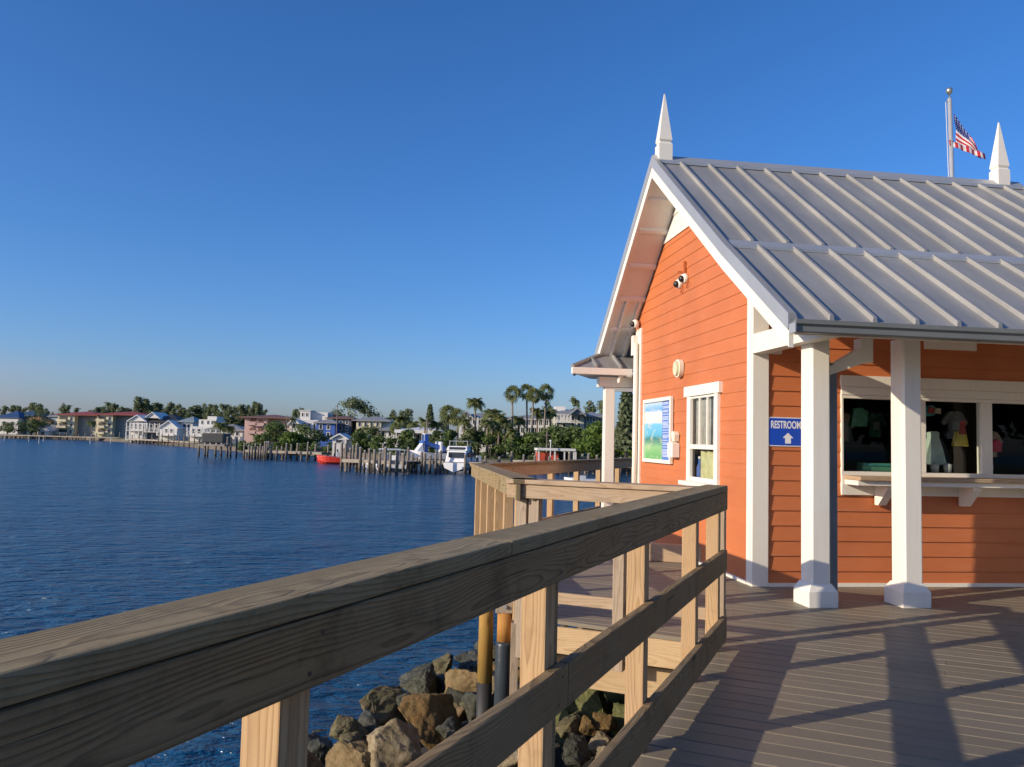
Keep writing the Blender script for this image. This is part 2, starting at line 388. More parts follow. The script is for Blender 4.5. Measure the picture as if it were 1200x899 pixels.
def copy_tree(o, parent=None):
    c = o.copy(); COL.objects.link(c); c.parent = parent
    for ch in list(o.children): copy_tree(ch, c)
    return c

# ------------------------------------------------------------------ walkway frame: s along the near rail, n to its right
RA = R(66.298); D = Vector((math.cos(RA), math.sin(RA), 0)); N = Vector((D.y, -D.x, 0)); P1 = Vector((1.501, 5.667, 0))
def RL(s, n, z=0): return P1 + D*s + N*(n+.9036) + Vector((0, 0, z))
EDGE_N = -.955
# boardwalk: boards across the walkway, one mesh
m = MB(); bw, gap = .138, .006
s = -9.0
def left_edge(s):
    if s < .28: return EDGE_N
    if s < 3.57: return -2.56 + (s-.28)/(3.57-.28)*(-4.46+2.56)
    return -4.46
while s < 16:
    sm = s+bw/2; n0 = left_edge(sm); n1 = 9.0
    z1, z0, c = 0.0, -.03, .004
    # rounded-edge board as an 8-point profile
    prof = [(s, z0), (s+bw, z0), (s+bw, z1-c), (s+bw-c, z1), (s+c, z1), (s, z1-c)]
    n0a, n0b = (left_edge(s+.001), left_edge(s+bw)) if .28 < sm < 3.6 else (n0, n0)
    cuts = []; q = n0 + rnd.uniform(1.2, 4.9)
    while q < n1-.6: cuts.append(q); q += rnd.choice((2.4, 3.66, 4.88))
    for (ea, eb) in zip([None]+cuts, cuts+[n1]):
        b = len(m.v); dz = rnd.uniform(-.0012, .0012)
        for (ss, zz) in prof: m.v.append(tuple(RL(ss, (n0a+(n0b-n0a)*(ss-s)/bw) if ea is None else ea+.0025, zz+dz)))
        for (ss, zz) in prof: m.v.append(tuple(RL(ss, eb, zz+dz)))
        k = len(prof)
        for i in range(k):
            j = (i+1) % k; m.f.append([b+i, b+j, b+k+j, b+k+i]); m.mi.append(0)
        m.f.append([b+i for i in range(k)][::-1]); m.f.append([b+k+i for i in range(k)]); m.mi += [0, 0]
    s += bw+gap
# origin in the deck frame so that the grain runs along the boards
dk = m.build('boardwalk', MT['deck']); struct(dk)
dk.data.transform(Matrix.Rotation(-RA, 4, 'Z') @ Matrix.Translation(-P1)); dk.matrix_world = Matrix.Translation(P1) @ Matrix.Rotation(RA, 4, 'Z')
# under-deck framing (rim boards, girder) : a wooden thing
fr = empty('deck_framing', RL(0, EDGE_N, 0), RA, 'tan timber rim boards and girder carrying the boardwalk over the rocks', 'deck framing')
def fb(name, s0, n0, s1, n1, z0, z1, th, mat, parent=fr):
    a, b = RL(s0, n0), RL(s1, n1); L = (b-a).length; ang = math.atan2(b.y-a.y, b.x-a.x)
    o = boxo(name, -L/2, L/2, -th/2, th/2, z0, z1, mat, None, .004)
    c = (a+b)/2; o.matrix_world = Matrix.Translation(Vector((c.x, c.y, (z0+z1)/2))) @ Matrix.Rotation(ang, 4, 'Z')
    mw = o.matrix_world.copy(); pm = Matrix.Translation(parent.location) @ Matrix.Rotation(parent.rotation_euler.z, 4, 'Z')
    o.parent = parent; o.matrix_parent_inverse = Matrix.Identity(4); o.matrix_basis = pm.inverted() @ mw
    return o
fb('rim_board', .262, EDGE_N+.0, .262, -2.52, -.235, -.034, .04, MT['brace'])
fb('rim_board', -9, EDGE_N+.012, .235, EDGE_N+.012, -.235, -.034, .04, MT['rail_old'])
fb('rim_board', .30, -2.57, 3.6, -4.46, -.235, -.034, .04, MT['rail_new'])
fb('rim_board', 3.6, -4.45, 15, -4.45, -.235, -.034, .04, MT['rail_new'])
fb('girder', .50, 1.0, .50, -2.5, -.53, -.30, .09, MT['brace'])
for q in range(9): fb('joist', .29, -2.25+q*.40+.2, 3.5, -2.25+q*.40+.2, -.225, -.034, .04, MT['rail_new'])
fb('girder', -9, -.2, .2, -.2, -.50, -.25, .09, MT['rail_old'])

# ------------------------------------------------------------------ railings
def railing(name, label, A, B, posts, boards, out=1, capz=(1.08, 1.12), mats=('rail_new', 'rail_new', 'post_new'), ext=(0, 0), postz=(-.32, 1.075), joints={}, outer=None, pw=.085, cap_ov=(.02, .17)):
    """A->B is the inner face line; out=+1 puts posts on the left of A->B."""
    ang = math.atan2(B.y-A.y, B.x-A.x); L = (B-A).length
    root = empty(name, (A.x, A.y, 0), ang); tag(root, label, 'railing')
    def yb(y0, y1): return (y0*out, y1*out) if out > 0 else (y1*out, y0*out)
    js = joints.get('cap', []); xs = [-ext[0]]+js+[L+ext[1]]
    for a, b in zip(xs[:-1], xs[1:]):
        y0, y1 = yb(-cap_ov[0], cap_ov[1]); boxo('cap_board', a+.0015, b-.0015, y0, y1, capz[0], capz[1], MT[mats[0]], root, .006)
    for i, (z0, z1) in enumerate(boards):
        xs = [-ext[0]]+joints.get(i, [])+[L+ext[1]+(.1 if i else .1)*0]
        nm = 'top_board' if i == 0 else ('mid_board' if i < len(boards)-1 else 'lower_board')
        for a, b in zip(xs[:-1], xs[1:]):
            y0, y1 = yb(0, .038); boxo(nm, a+.0015, b-.0015, y0, y1, z0, z1, MT[mats[1]], root, .005)
    if outer:
        z0, z1 = outer; y0, y1 = yb(.04+pw, .078+pw); boxo('outer_board', -ext[0], L+ext[1], y0, y1, z0, z1, MT[mats[1]], root, .005)
    for x in posts:
        y0, y1 = yb(.040, .040+pw); boxo('post', x, x+pw, y0, y1, postz[0], postz[1], MT[mats[2]], root, .004)
    return root
near = railing('wooden_railing', 'weathered dark wooden railing in the foreground with tan posts', RL(-9, -.905), RL(.02, -.905),
    [9+q for q in (-8.6, -7.2, -5.90, -4.612, -3.327, -2.075, -.856, -.070)], [(.952, 1.077), (.535, .675), (.06, .222)],
    1, mats=('cap_old', 'rail_old', 'post_new'), ext=(0, .04), joints={0: [2.2], 1: [5.79], 2: [6.9], 'cap': [7.2-1.9]}, pw=.085, postz=(-.55, 1.077), cap_ov=(-.0, .155))
# doubled plank behind one post, as in the photo
o = boxo('post_plank', 9-3.24, 9-3.20, .045, .125, -.55, .95, MT['rail_old'], near, .003)
for xq in (9-4.612, 9-3.327, 9-2.075, 9-.856, 9-.070):
    for (za, zb) in ((.98, 1.045), (.565, .645), (.10, .18)):
        for (dx, zz) in ((.026, za), (.060, zb)):
            m = MB(); m.tube([(xq+dx, -.0012, zz), (xq+dx, .004, zz)], .0048, 8); m.build('screw_head', MT['steel_dark'], near)
railing('wooden_railing', 'pale tan wooden railing along the front edge of the platform over the rocks', RL(.335, -.93), RL(.335, -2.62),
    [.02, .755, 1.45, 1.555], [(.945, 1.055), (.13, .215)], 1, capz=(1.055, 1.092), ext=(-.02, .02), postz=(-.30, 1.053), outer=(.945, 1.053), mats=('rail_new', 'rail_new', 'post_grey'), cap_ov=(.03, .185))
railing('wooden_railing', 'wooden railing with close posts running from the platform corner towards the bay', RL(.30, -2.46), RL(3.57, -4.46),
    [.12, .85, 1.55, 2.25, 2.95, 3.6], [(.93, 1.055), (.50, .62), (.13, .25)], 1, capz=(1.055, 1.092), ext=(.12, .05), postz=(-.05, 1.053), outer=(.93, 1.053), mats=('cap_old', 'cap_old', 'post_new'), cap_ov=(.03, .185))
railing('wooden_railing', 'far wooden railing along the bay side of the platform beyond the porch post', RL(3.57, -4.44), RL(15, -4.44),
    [.05+1.22*i for i in range(9)], [(.90, 1.055), (.13, .25)], 1, capz=(1.055, 1.092), ext=(.08, 0), postz=(-.35, 1.053), mats=('cap_old', 'rail_new', 'post_new'), cap_ov=(.03, .15))

# low timber curb lying on the platform beside the gable wall
a = onz(742, 655, 0); b = onz(832, 661, 0); L = (b-a).length
cu = boxo('timber_curb', -L/2, L/2, 0, .16, 0, .20, MT['rail_new'], None, .006)
cu.matrix_world = Matrix.Translation(Vector(((a.x+b.x)/2, (a.y+b.y)/2, .102))) @ Matrix.Rotation(math.atan2(b.y-a.y, b.x-a.x), 4, 'Z')
tag(cu, 'low pale timber curb lying on the platform against the orange wall', 'timber')

# piles under the platform corner
p = aty(569, 760, 7.0)
py_ = empty('timber_pile', (p.x, p.y, -1.9), 0, 'round yellow timber pile with a dark wet foot among the boulders', 'pile')
m = MB(); m.tube([(0, 0, 1.27), (0, 0, 2.25)], [.064, .060], 20); m.build('shaft', MT['pile_y'], py_, True)
m = MB(); m.tube([(0, 0, 0), (0, 0, 1.268)], [.069, .0645], 20); m.build('foot', MT['pile_wet'], py_, True)
p = aty(590.5, 760, 6.75)
pg = empty('wrapped_pile', (p.x, p.y, -1.9), 0, 'orange timber pile sheathed in dark plastic wrap below a bolted block', 'pile')
m = MB(); m.tube([(0, 0, 1.67), (0, 0, 1.90)], .060, 20); m.build('shaft', MT['pile_o'], pg, True)
m = MB(); m.tube([(0, 0, 0), (0, 0, 1.64), (0, 0, 1.668)], [.070, .069, .064], 24); m.build('wrap', MT['wrap'], pg, True)
boxo('bolted_block', -.075, .065, -.055, .05, 1.90, 2.12, MT['post_grey'], pg, .006)
m = MB(); m.tube([(.0, -.075, 1.955), (.0, -.05, 1.955)], .017, 8); m.build('bolt', MT['steel'], pg)
p = aty(603, 760, 6.55)
wp = boxo('weathered_plank', p.x-.032, p.x+.03, p.y-.03, p.y+.012, -.66, -.04, MT['post_grey'], None, .004)
tag(wp, 'short grey weathered plank hanging below the platform corner beside the wrapped pile', 'plank')

# ------------------------------------------------------------------ pavilion (local u = along the front, v = back along the gable, w = up)
C0 = Vector((2.466, 8.271, 0)); BY = R(7.8)
bld = empty('pavilion', C0, BY, 'orange lap sided waterfront pavilion with grey metal roof and white columns', 'building')
def BW(u, v, w_): return C0 + Matrix.Rotation(BY, 3, 'Z') @ Vector((u, v, w_))
L_, EXP, UMAX = 4.14, .1515, 4.55
RV, RWt = 2.07, 5.03          # ridge
KV, KW = -.26, 3.36           # kink of the front slope
EV, EW = -1.66, 2.43          # front eave
LV, LW = 5.02, 2.755           # rear (left) rake end
OH = .45
def roof_top(v):
    if v <= KV: return EW + (v-EV)/(KV-EV)*(KW-EW)
    if v <= RV: return KW + (v-KV)/(RV-KV)*(RWt-KW)
    return RWt + (v-RV)/(LV-RV)*(LW-RWt)
def wall_top(v): return roof_top(v) - .215
# gable wall, lap by lap, clipped under the roof
def wall_range(wz, lo, hi):
    N_ = 400; ok = [lo+(hi-lo)*i/N_ for i in range(N_+1) if wall_top(lo+(hi-lo)*i/N_) >= wz]
    return (min(ok), max(ok)) if ok else None
g = MB(); wz = .0
ORTOP = 4.157
while wz < ORTOP:
    top = min(wz+EXP, ORTOP); r0 = wall_range(wz+.002, 0.02, L_); r1 = wall_range(top, 0.02, L_)
    if r0 and r1:
        t0, t1 = -.010, -.003    # lower edge proud
        segs = [(r0[0], r0[1], r1[0], r1[1])]
        if top > .93 and wz < 2.0: segs = [(r0[0], .90, r1[0], .90), (1.79, r0[1], 1.79, r1[1])]
        for (a0, b0, a1, b1) in segs:
            b = len(g.v)
            g.v += [(t0, a0, wz), (t0, b0, wz), (t1, b1, top), (t1, a1, top), (.03, a0, wz), (.03, b0, wz), (.03, b1, top), (.03, a1, top)]
            for f in ((0, 3, 2, 1), (4, 5, 6, 7), (0, 1, 5, 4), (1, 2, 6, 5), (2, 3, 7, 6), (3, 0, 4, 7)): g.f.append([b+i for i in f]); g.mi.append(0)
    wz += EXP
g.build('gable_wall', MT['orange'], bld)
g = MB(); wz = ORTOP
while wz < 4.74:
    top = min(wz+.30, 4.75); r0 = wall_range(wz+.001, 0, L_); r1 = wall_range(top, 0, L_) or (RV, RV)
    if r0:
        b = len(g.v)
        g.v += [(-.022, r0[0], wz), (-.022, r0[1], wz), (-.008, r1[1], top), (-.008, r1[0], top), (.03, r0[0], wz), (.03, r0[1], wz), (.03, r1[1], top), (.03, r1[0], top)]
        for f in ((0, 3, 2, 1), (4, 5, 6, 7), (0, 1, 5, 4), (1, 2, 6, 5), (2, 3, 7, 6), (3, 0, 4, 7)): g.f.append([b+i for i in f]); g.mi.append(0)
    wz += .30
g.build('gable_peak_panel', MT['white'], bld)
# front wall with the service opening
OP = (.93, UMAX-.55, 1.13, 1.96)
g = MB(); wz = .0
while wz < 3.2:
    top = wz+EXP
    spans = [(.02, UMAX)]
    if top > OP[2]+.001 and wz < OP[3]-.001: spans = [(.02, OP[0]), (OP[1], UMAX)]
    for u0, u1 in spans:
        b = len(g.v)
        g.v += [(u0, -.016, wz), (u1, -.016, wz), (u1, -.003, top), (u0, -.003, top), (u0, .03, wz), (u1, .03, wz), (u1, .03, top), (u0, .03, top)]
        for f in ((0, 1, 2, 3), (4, 7, 6, 5), (0, 4, 5, 1), (1, 5, 6, 2), (2, 6, 7, 3), (3, 7, 4, 0)): g.f.append([b+i for i in f]); g.mi.append(0)
    wz += EXP
g.build('front_wall', MT['orange'], bld)
g = MB(); g.box(UMAX-.03, UMAX, .0, L_, 0, 3.2); g.box(0.03, UMAX, L_-.03, L_, 0, 3.1); g.build('rear_wall', MT['orange'], bld)
# dark room inside
g = MB(); t = .02
g.box(.05, .07, .05, L_-.05, 0, 3.0); g.box(UMAX-.07, UMAX-.05, .05, L_-.05, 0, 3.0); g.box(.05, UMAX-.05, L_-.07, L_-.05, 0, 3.0); g.box(.05, UMAX-.05, .04, L_-.05, 2.3, 2.32); g.box(.05, UMAX-.05, .04, L_-.05, .0, .02)
# the inner partition leaves the gable window's view open
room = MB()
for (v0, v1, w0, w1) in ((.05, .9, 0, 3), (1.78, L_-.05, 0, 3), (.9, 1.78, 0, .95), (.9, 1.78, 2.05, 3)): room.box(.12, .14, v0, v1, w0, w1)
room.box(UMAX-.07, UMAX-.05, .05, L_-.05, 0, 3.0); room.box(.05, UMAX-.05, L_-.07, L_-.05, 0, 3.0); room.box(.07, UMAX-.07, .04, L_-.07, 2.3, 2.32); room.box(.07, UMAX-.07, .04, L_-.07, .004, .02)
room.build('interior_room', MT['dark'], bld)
# trims
boxo('corner_trim', -.028, .142, -.030, .002, 0, 3.12, MT['white'], bld, .003)
boxo('corner_trim', -.030, .004, .003, .115, 0, 3.18, MT['white'], bld, .003)
boxo('corner_trim', -.030, .004, L_-.26, L_, 0, 3.12, MT['white'], bld, .003)
boxo('base_trim', -.034, -.001, .118, L_-.27, 0, .035, MT['white'], bld)
boxo('base_trim', .145, UMAX, -.034, -.001, 0, .035, MT['white'], bld)
boxo('knee_block', .1425, .27, -.06, -.002, 2.34, 2.45, MT['white'], bld, .003)
# outlook beam over the porch at the corner, porch beam along the columns
m = MB(); m.prism([(-.032, 2.335), (-.032, 2.53), (-1.36, 2.53), (-1.60, 2.385), (-1.60, 2.335)], 'x', -.04, .10); m.build('porch_beam', MT['white'], bld)
boxo('porch_beam', .102, UMAX+.1, -1.15, -.93, 2.412, 2.60, MT['white'], bld, .004)
# roof : pans with standing ribs
def roof_pt(u, v, dz=0): return (u, v, roof_top(v)+dz)
g = MB(); U0, U1 = -OH, UMAX+OH-.25
for (va, vb) in ((EV, KV), (KV, RV), (RV, LV)):
    g.hexa([roof_pt(U0, va, -.045), roof_pt(U1, va, -.045), roof_pt(U1, vb, -.045), roof_pt(U0, vb, -.045), roof_pt(U0, va), roof_pt(U1, va), roof_pt(U1, vb), roof_pt(U0, vb)])
def rib(u, va, vb, h=.05, w_=.022):
    g.hexa([roof_pt(u-w_, va, .001), roof_pt(u+w_, va, .001), roof_pt(u+w_, vb, .001), roof_pt(u-w_, vb, .001), roof_pt(u-w_*.7, va, h), roof_pt(u+w_*.7, va, h), roof_pt(u+w_*.7, vb, h), roof_pt(u-w_*.7, vb, h)])
for k in range(13):
    u = -.10+.380*k
    if u > U1-.06: break
    rib(u, KV+.10, RV-.03); rib(u+.02, EV+.01, KV-.0); rib(u, RV+.03, LV-.02)
rf = g.build('roof', MT['metal'], bld)
g = MB()   # transition flashing, ridge cap
va, vb = KV-.02, KV+.10
g.hexa([roof_pt(U0-.004, va, .004), roof_pt(U1, va, .004), roof_pt(U1, vb, .004), roof_pt(U0-.004, vb, .004), roof_pt(U0-.004, va, .035), roof_pt(U1, va, .035), roof_pt(U1, vb, .030), roof_pt(U0-.004, vb, .030)])
g.build('transition_flashing', MT['flash'], rf)
g = MB()
g.hexa([roof_pt(U0-.005, RV-.10, .012), roof_pt(U1, RV-.10, .012), (U1, RV, RWt+.012), (U0-.005, RV, RWt+.012), roof_pt(U0-.005, RV-.10, .055), roof_pt(U1, RV-.10, .055), (U1, RV, RWt+.075), (U0-.005, RV, RWt+.075)])
g.hexa([(U0-.005, RV, RWt+.012), (U1, RV, RWt+.012), roof_pt(U1, RV+.10, .012), roof_pt(U0-.005, RV+.10, .012), (U0-.005, RV, RWt+.075), (U1, RV, RWt+.075), roof_pt(U1, RV+.10, .055), roof_pt(U0-.005, RV+.10, .055)])
g.build('ridge_cap', MT['flash'], rf)
# rake: metal drip edge above a white board, both ends
for (ua, ub, uc, ud) in ((-OH-.018, -OH-.002, -OH-.010, -OH+.03), (U1+.002, U1+.018, U1-.03, U1+.010)):
    g = MB(); h = MB(); gi = MB()
    for (va, vb) in ((EV, KV), (KV, RV), (RV, LV)):
        g.hexa([roof_pt(ua, va, -.085), roof_pt(ub, va, -.085), roof_pt(ub, vb, -.085), roof_pt(ua, vb, -.085), roof_pt(ua, va, .055), roof_pt(ub, va, .055), roof_pt(ub, vb, .055), roof_pt(ua, vb, .055)])
        h.hexa([roof_pt(uc, va, -.225), roof_pt(ud, va, -.225), roof_pt(ud, vb, -.225), roof_pt(uc, vb, -.225), roof_pt(uc, va, -.088), roof_pt(ud, va, -.088), roof_pt(ud, vb, -.088), roof_pt(uc, vb, -.088)])
    if ua < 0:   # inner metal curb seen on the roof side
        for (va, vb) in ((EV, KV), (KV, RV)):
            gi.hexa([roof_pt(-OH+.0, va, .002), roof_pt(-OH+.07, va, .002), roof_pt(-OH+.07, vb, .002), roof_pt(-OH+.0, vb, .002), roof_pt(-OH+.0, va, .055), roof_pt(-OH+.05, va, .055), roof_pt(-OH+.05, vb, .055), roof_pt(-OH+.0, vb, .055)])
        gi.build('rake_curb', MT['metal'], rf)
    g.build('rake_flashing', MT['flash'], rf); h.build('rake_board', MT['white'], bld)
# soffit and lookouts under the overhangs
g = MB()
for (va, vb) in ((KV, RV), (RV, LV)):
    g.hexa([roof_pt(-OH+.032, va, -.188), roof_pt(-.012, va, -.188), roof_pt(-.012, vb, -.188), roof_pt(-OH+.032, vb, -.188), roof_pt(-OH+.032, va, -.10), roof_pt(-.012, va, -.10), roof_pt(-.012, vb, -.10), roof_pt(-OH+.032, vb, -.10)])
for v in (2.35, 2.75, 3.25, 3.75, 4.25, 1.75, 1.2, .6):
    a_, b_ = v-.022, v+.022
    g.hexa([roof_pt(-OH+.034, a_, -.228), roof_pt(-.014, a_, -.228), roof_pt(-.014, b_, -.228), roof_pt(-OH+.034, b_, -.228), roof_pt(-OH+.034, a_, -.19), roof_pt(-.014, a_, -.19), roof_pt(-.014, b_, -.19), roof_pt(-OH+.034, b_, -.19)])
g.build('soffit', MT['soffit'], bld)
g = MB()   # boards along the slope at the lower rear part of the soffit
for u in (-.27, -.07):
    g.hexa([roof_pt(u-.02, 3.78, -.235), roof_pt(u+.02, 3.78, -.235), roof_pt(u+.02, LV-.05, -.235), roof_pt(u-.02, LV-.05, -.235), roof_pt(u-.02, 3.78, -.19), roof_pt(u+.02, 3.78, -.19), roof_pt(u+.02, LV-.05, -.19), roof_pt(u-.02, LV-.05, -.19)])
g.build('rafter_tail', MT['soffit'], bld)
g = MB()   # porch ceiling under the front slope
g.hexa([roof_pt(-.012, EV+.05, -.12), roof_pt(U1-.05, EV+.05, -.12), roof_pt(U1-.05, -.05, -.12), roof_pt(-.012, -.05, -.12), roof_pt(-.012, EV+.05, -.06), roof_pt(U1-.05, EV+.05, -.06), roof_pt(U1-.05, -.05, -.06), roof_pt(-.012, -.05, -.06)])
g.build('porch_ceiling', MT['soffit'], bld)
# gutter along the front eave
g = MB()
prof = [(EV-.025, EW-.115), (EV-.025, EW-.035), (EV-.05, EW-.03), (EV-.115, EW-.01), (EV-.125, EW-.01), (EV-.125, EW-.045), (EV-.105, EW-.06), (EV-.105, EW-.105), (EV-.095, EW-.115)]
g.prism(prof, 'x', -OH-.01, U1)
gt = g.build('gutter', MT['gutter'], bld)
boxo('end_cap', -OH-.020, -OH-.0105, EV-.128, EV-.02, EW-.117, EW-.04, MT['flash'], gt)
boxo('eave_board', -OH+.04, U1, EV-.022, EV+.012, EW-.12, EW-.05, MT['white'], bld)
# columns
def column(u0, vf, wd=.185, dp=.205):
    h = 2.41; v0 = vf; v1 = vf+dp; u1 = u0+wd
    m = MB(); ch = .018
    pts = [(u0+ch, v0), (u1-ch, v0), (u1, v0+ch), (u1, v1-ch), (u1-ch, v1), (u0+ch, v1), (u0, v1-ch), (u0, v0+ch)]
    m.prism(pts, 'z', .15, h)
    c = m.build('column', MT['white'], bld)
    e = .042; m = MB(); m.box(u0-e, u1+e, v0-e, v1+e, 0, .135)
    m.hexa([(u0-e, v0-e, .135), (u1+e, v0-e, .135), (u1+e, v1+e, .135), (u0-e, v1+e, .135), (u0-.003, v0-.003, .20), (u1+.003, v0-.003, .20), (u1+.003, v1+.003, .20), (u0-.003, v1+.003, .20)])
    m.build('column_base', MT['white'], c)
column(.080, -1.010); column(.955, -1.030); column(2.95, -1.03); column(3.9, -1.03)
# downspout behind the first column with its elbow to the gutter
g = MB(); g.box(.285, .375, -.93, -.83, 0, 2.17)
dsp = g.build('downspout', MT['greypole'], bld, bevel=.008)
g = MB(); g.hexa([(.285, -.932, 2.13), (.30, -.932, 2.06), (.30, -.828, 2.06), (.285, -.828, 2.13), (.62, -.932, 2.33), (.66, -.932, 2.19), (.66, -.828, 2.19), (.62, -.828, 2.33)])
g.box(.60, .72, -.94, -.82, 2.19, 2.408); g.build('elbow', MT['white'], dsp)
# finials
def finial(u):
    m = MB(); a, hgt = .088, .92; zb = RWt-.03; v = RV
    m.box(u-a, u+a, v-a, v+a, zb, zb+.235)
    def fr_(z0, r0, z1, r1): m.hexa([(u-r0, v-r0, z0), (u+r0, v-r0, z0), (u+r0, v+r0, z0), (u-r0, v+r0, z0), (u-r1, v-r1, z1), (u+r1, v-r1, z1), (u+r1, v+r1, z1), (u-r1, v+r1, z1)])
    fr_(zb+.2352, a, zb+.262, a*.78); fr_(zb+.2622, a*.78, zb+.29, a*.97); fr_(zb+.2902, a*.97, zb+hgt, .006)
    m.build('finial', MT['white'], bld)
finial(-.305); finial(4.46)
# plate high on the front wall
boxo('wall_plate', 1.87, 2.45, -.05, -.003, 2.46, 2.555, MT['white'], bld, .003)
# service window
sw = empty('service_window', (0, 0, 0)); sw.parent = bld
boxo('head_trim', .925, UMAX-.4, -.045, -.002, 2.035, 2.15, MT['white'], sw, .003)
boxo('head_trim', .93, UMAX-.4, -.038, -.002, 1.95, 2.033, MT['white'], sw, .003)
boxo('apron', .93, UMAX-.4, -.036, -.002, .925, 1.127, MT['white'], sw, .003)
boxo('frame', OP[0], OP[1], -.03, .06, 1.128, 1.165, MT['white'], sw, .002)
boxo('frame', OP[0], OP[1], -.03, .06, 1.915, 1.948, MT['white'], sw, .002)
for (a, b) in ((.93, .952), (1.68, 1.87), (2.508, 2.63), (3.25, 3.4)): boxo('mullion', a, b, -.032, .05, 1.166, 1.914, MT['white'], sw, .003)
for (a, b) in ((.952, 1.68), (1.87, 2.508), (2.63, 3.25), (3.4, OP[1])):
    boxo('pane', a+.002, b-.002, .004, .010, 1.166, 1.914, MT['glass'], sw)
ct = boxo('counter', .95, UMAX-.4, -.34, -.04, 1.085, 1.125, MT['rail_new'], bld, .006)
boxo('counter_edge', .95, UMAX-.4, -.30, -.05, 1.035, 1.083, MT['white'], ct, .003).location -= ct.location
for u in (1.33, 2.27, 3.2):
    m = MB(); m.prism([(-.039, .83), (-.10, .83), (-.26, 1.0), (-.26, 1.034), (-.039, 1.034)], 'x', u-.045, u+.045)
    br = m.build('bracket', MT['white'], ct); br.location = -ct.location
# gable window
gw = empty('window', (0, 0, 0)); gw.parent = bld
def gb(name, v0, v1, w0, w1, u0=-.045, u1=-.004, mat='white', bev=.003): return boxo(name, u0, u1, v0, v1, w0, w1, MT[mat], gw, bev)
gb('casing', .80, 1.93, 1.985, 2.11, -.055); gb('casing', .865, .965, .955, 1.983); gb('casing', 1.725, 1.845, .955, 1.983)
gb('sill', .80, 2.0, .90, .953, -.09)
gb('sash', .966, 1.724, 1.345, 1.40, -.035); gb('sash', .966, 1.724, 1.955, 1.983, -.03); gb('sash', .966, 1.724, .955, 1.01, -.03)
for v in (1.215, 1.462): gb('muntin', v-.013, v+.013, 1.401, 1.954, -.03)
boxo('pane', -.012, -.007, .966, 1.724, 1.401, 1.954, MT['glass'], gw); boxo('pane', -.012, -.007, .966, 1.724, 1.011, 1.344, MT['glass'], gw)
# rear porch: hipped roof, beam, ceiling and post
pr = MB()
e0, s_ = 2.52, .45
def hp(u, v): return (u, v, e0 + s_*min(v-4.18, u+1.0))
def slab(pts, th=.05):
    b = len(pr.v); k = len(pts)
    pr.v += pts + [(p[0], p[1], p[2]-th) for p in pts]
    pr.f.append([b+i for i in range(k)]); pr.f.append([b+k+i for i in range(k)][::-1]); pr.mi += [0, 0]
    for i in range(k):
        j = (i+1) % k; pr.f.append([b+i, b+k+i, b+k+j, b+j]); pr.mi.append(0)
slab([(-1.0, 4.18, 2.52), (UMAX, 4.18, 2.52), (UMAX, 4.78, 2.79), (-.40, 4.78, 2.79)])
slab([(-.74, 5.3, 2.52), (-1.0, 4.185, 2.52), (-.405, 4.78, 2.79), (-.30, 5.2, 2.79)])
for u in (-.62, -.24, .14):
    va = 4.19; vb = min(4.77, 4.18+(u+1.0)-.02)
    pr.hexa([(u-.018, va, e0+s_*(va-4.18)), (u+.018, va, e0+s_*(va-4.18)), (u+.018, vb, e0+s_*(vb-4.18)), (u-.018, vb, e0+s_*(vb-4.18)), (u-.014, va, e0+.05+s_*(va-4.18)), (u+.014, va, e0+.05+s_*(va-4.18)), (u+.014, vb, e0+.05+s_*(vb-4.18)), (u-.014, vb, e0+.05+s_*(vb-4.18))])
pr.tube([(-1.0, 4.18, 2.54), (-.40, 4.78, 2.81)], .03, 6)
pr.build('porch_roof', MT['metal'], bld)
boxo('porch_gutter', -1.02, -.09, 4.09, 4.176, 2.415, 2.515, MT['white'], bld, .008)
m = MB(); m.hexa([(-.96, 4.2, 2.42), (UMAX, 4.2, 2.42), (UMAX, 6.4, 2.44), (-.45, 5.3, 2.44), (-.96, 4.2, 2.45), (UMAX, 4.2, 2.45), (UMAX, 6.4, 2.46), (-.45, 5.3, 2.46)]); m.build('porch_ceiling', MT['soffit'], bld)
boxo('porch_beam', -.555, UMAX, 4.27, 4.45, 2.245, 2.398, MT['white'], bld, .004)
for v in (4.75, 5.2, 5.65, 6.1): boxo('porch_rafter', .0, 2.4, v, v+.06, 2.30, 2.396, MT['soffit'], bld, .003)
m = MB(); m.box(-.455, -.30, 4.29, 4.44, 0, 2.243); pp = m.build('porch_post', MT['white'], bld, bevel=.01)
m = MB(); m.tube([(-.075, L_-.17, .0), (-.075, L_-.17, 2.90)], .035, 10); m.build('conduit', MT['white'], bld, True)
m = MB(); m.tube([(-.10, L_-.05, 2.40), (-.20, L_-.0, 2.43), (-.27, L_+.02, 2.40), (-.285, L_+.0, 2.33), (-.285, L_-.02, 2.30)], .026, 8); m.build('overflow_pipe', MT['white'], bld, True)
boxo('junction_box', -.11, -.032, L_-.13, L_-.02, 2.72, 3.02, MT['white'], bld, .006)

# things fixed to the walls (each its own object, in the building's frame)
def mounted(name, label, cat, u, v, w_, group=None):
    e = empty(name, BW(u, v, w_), BY, label, cat, group); return e
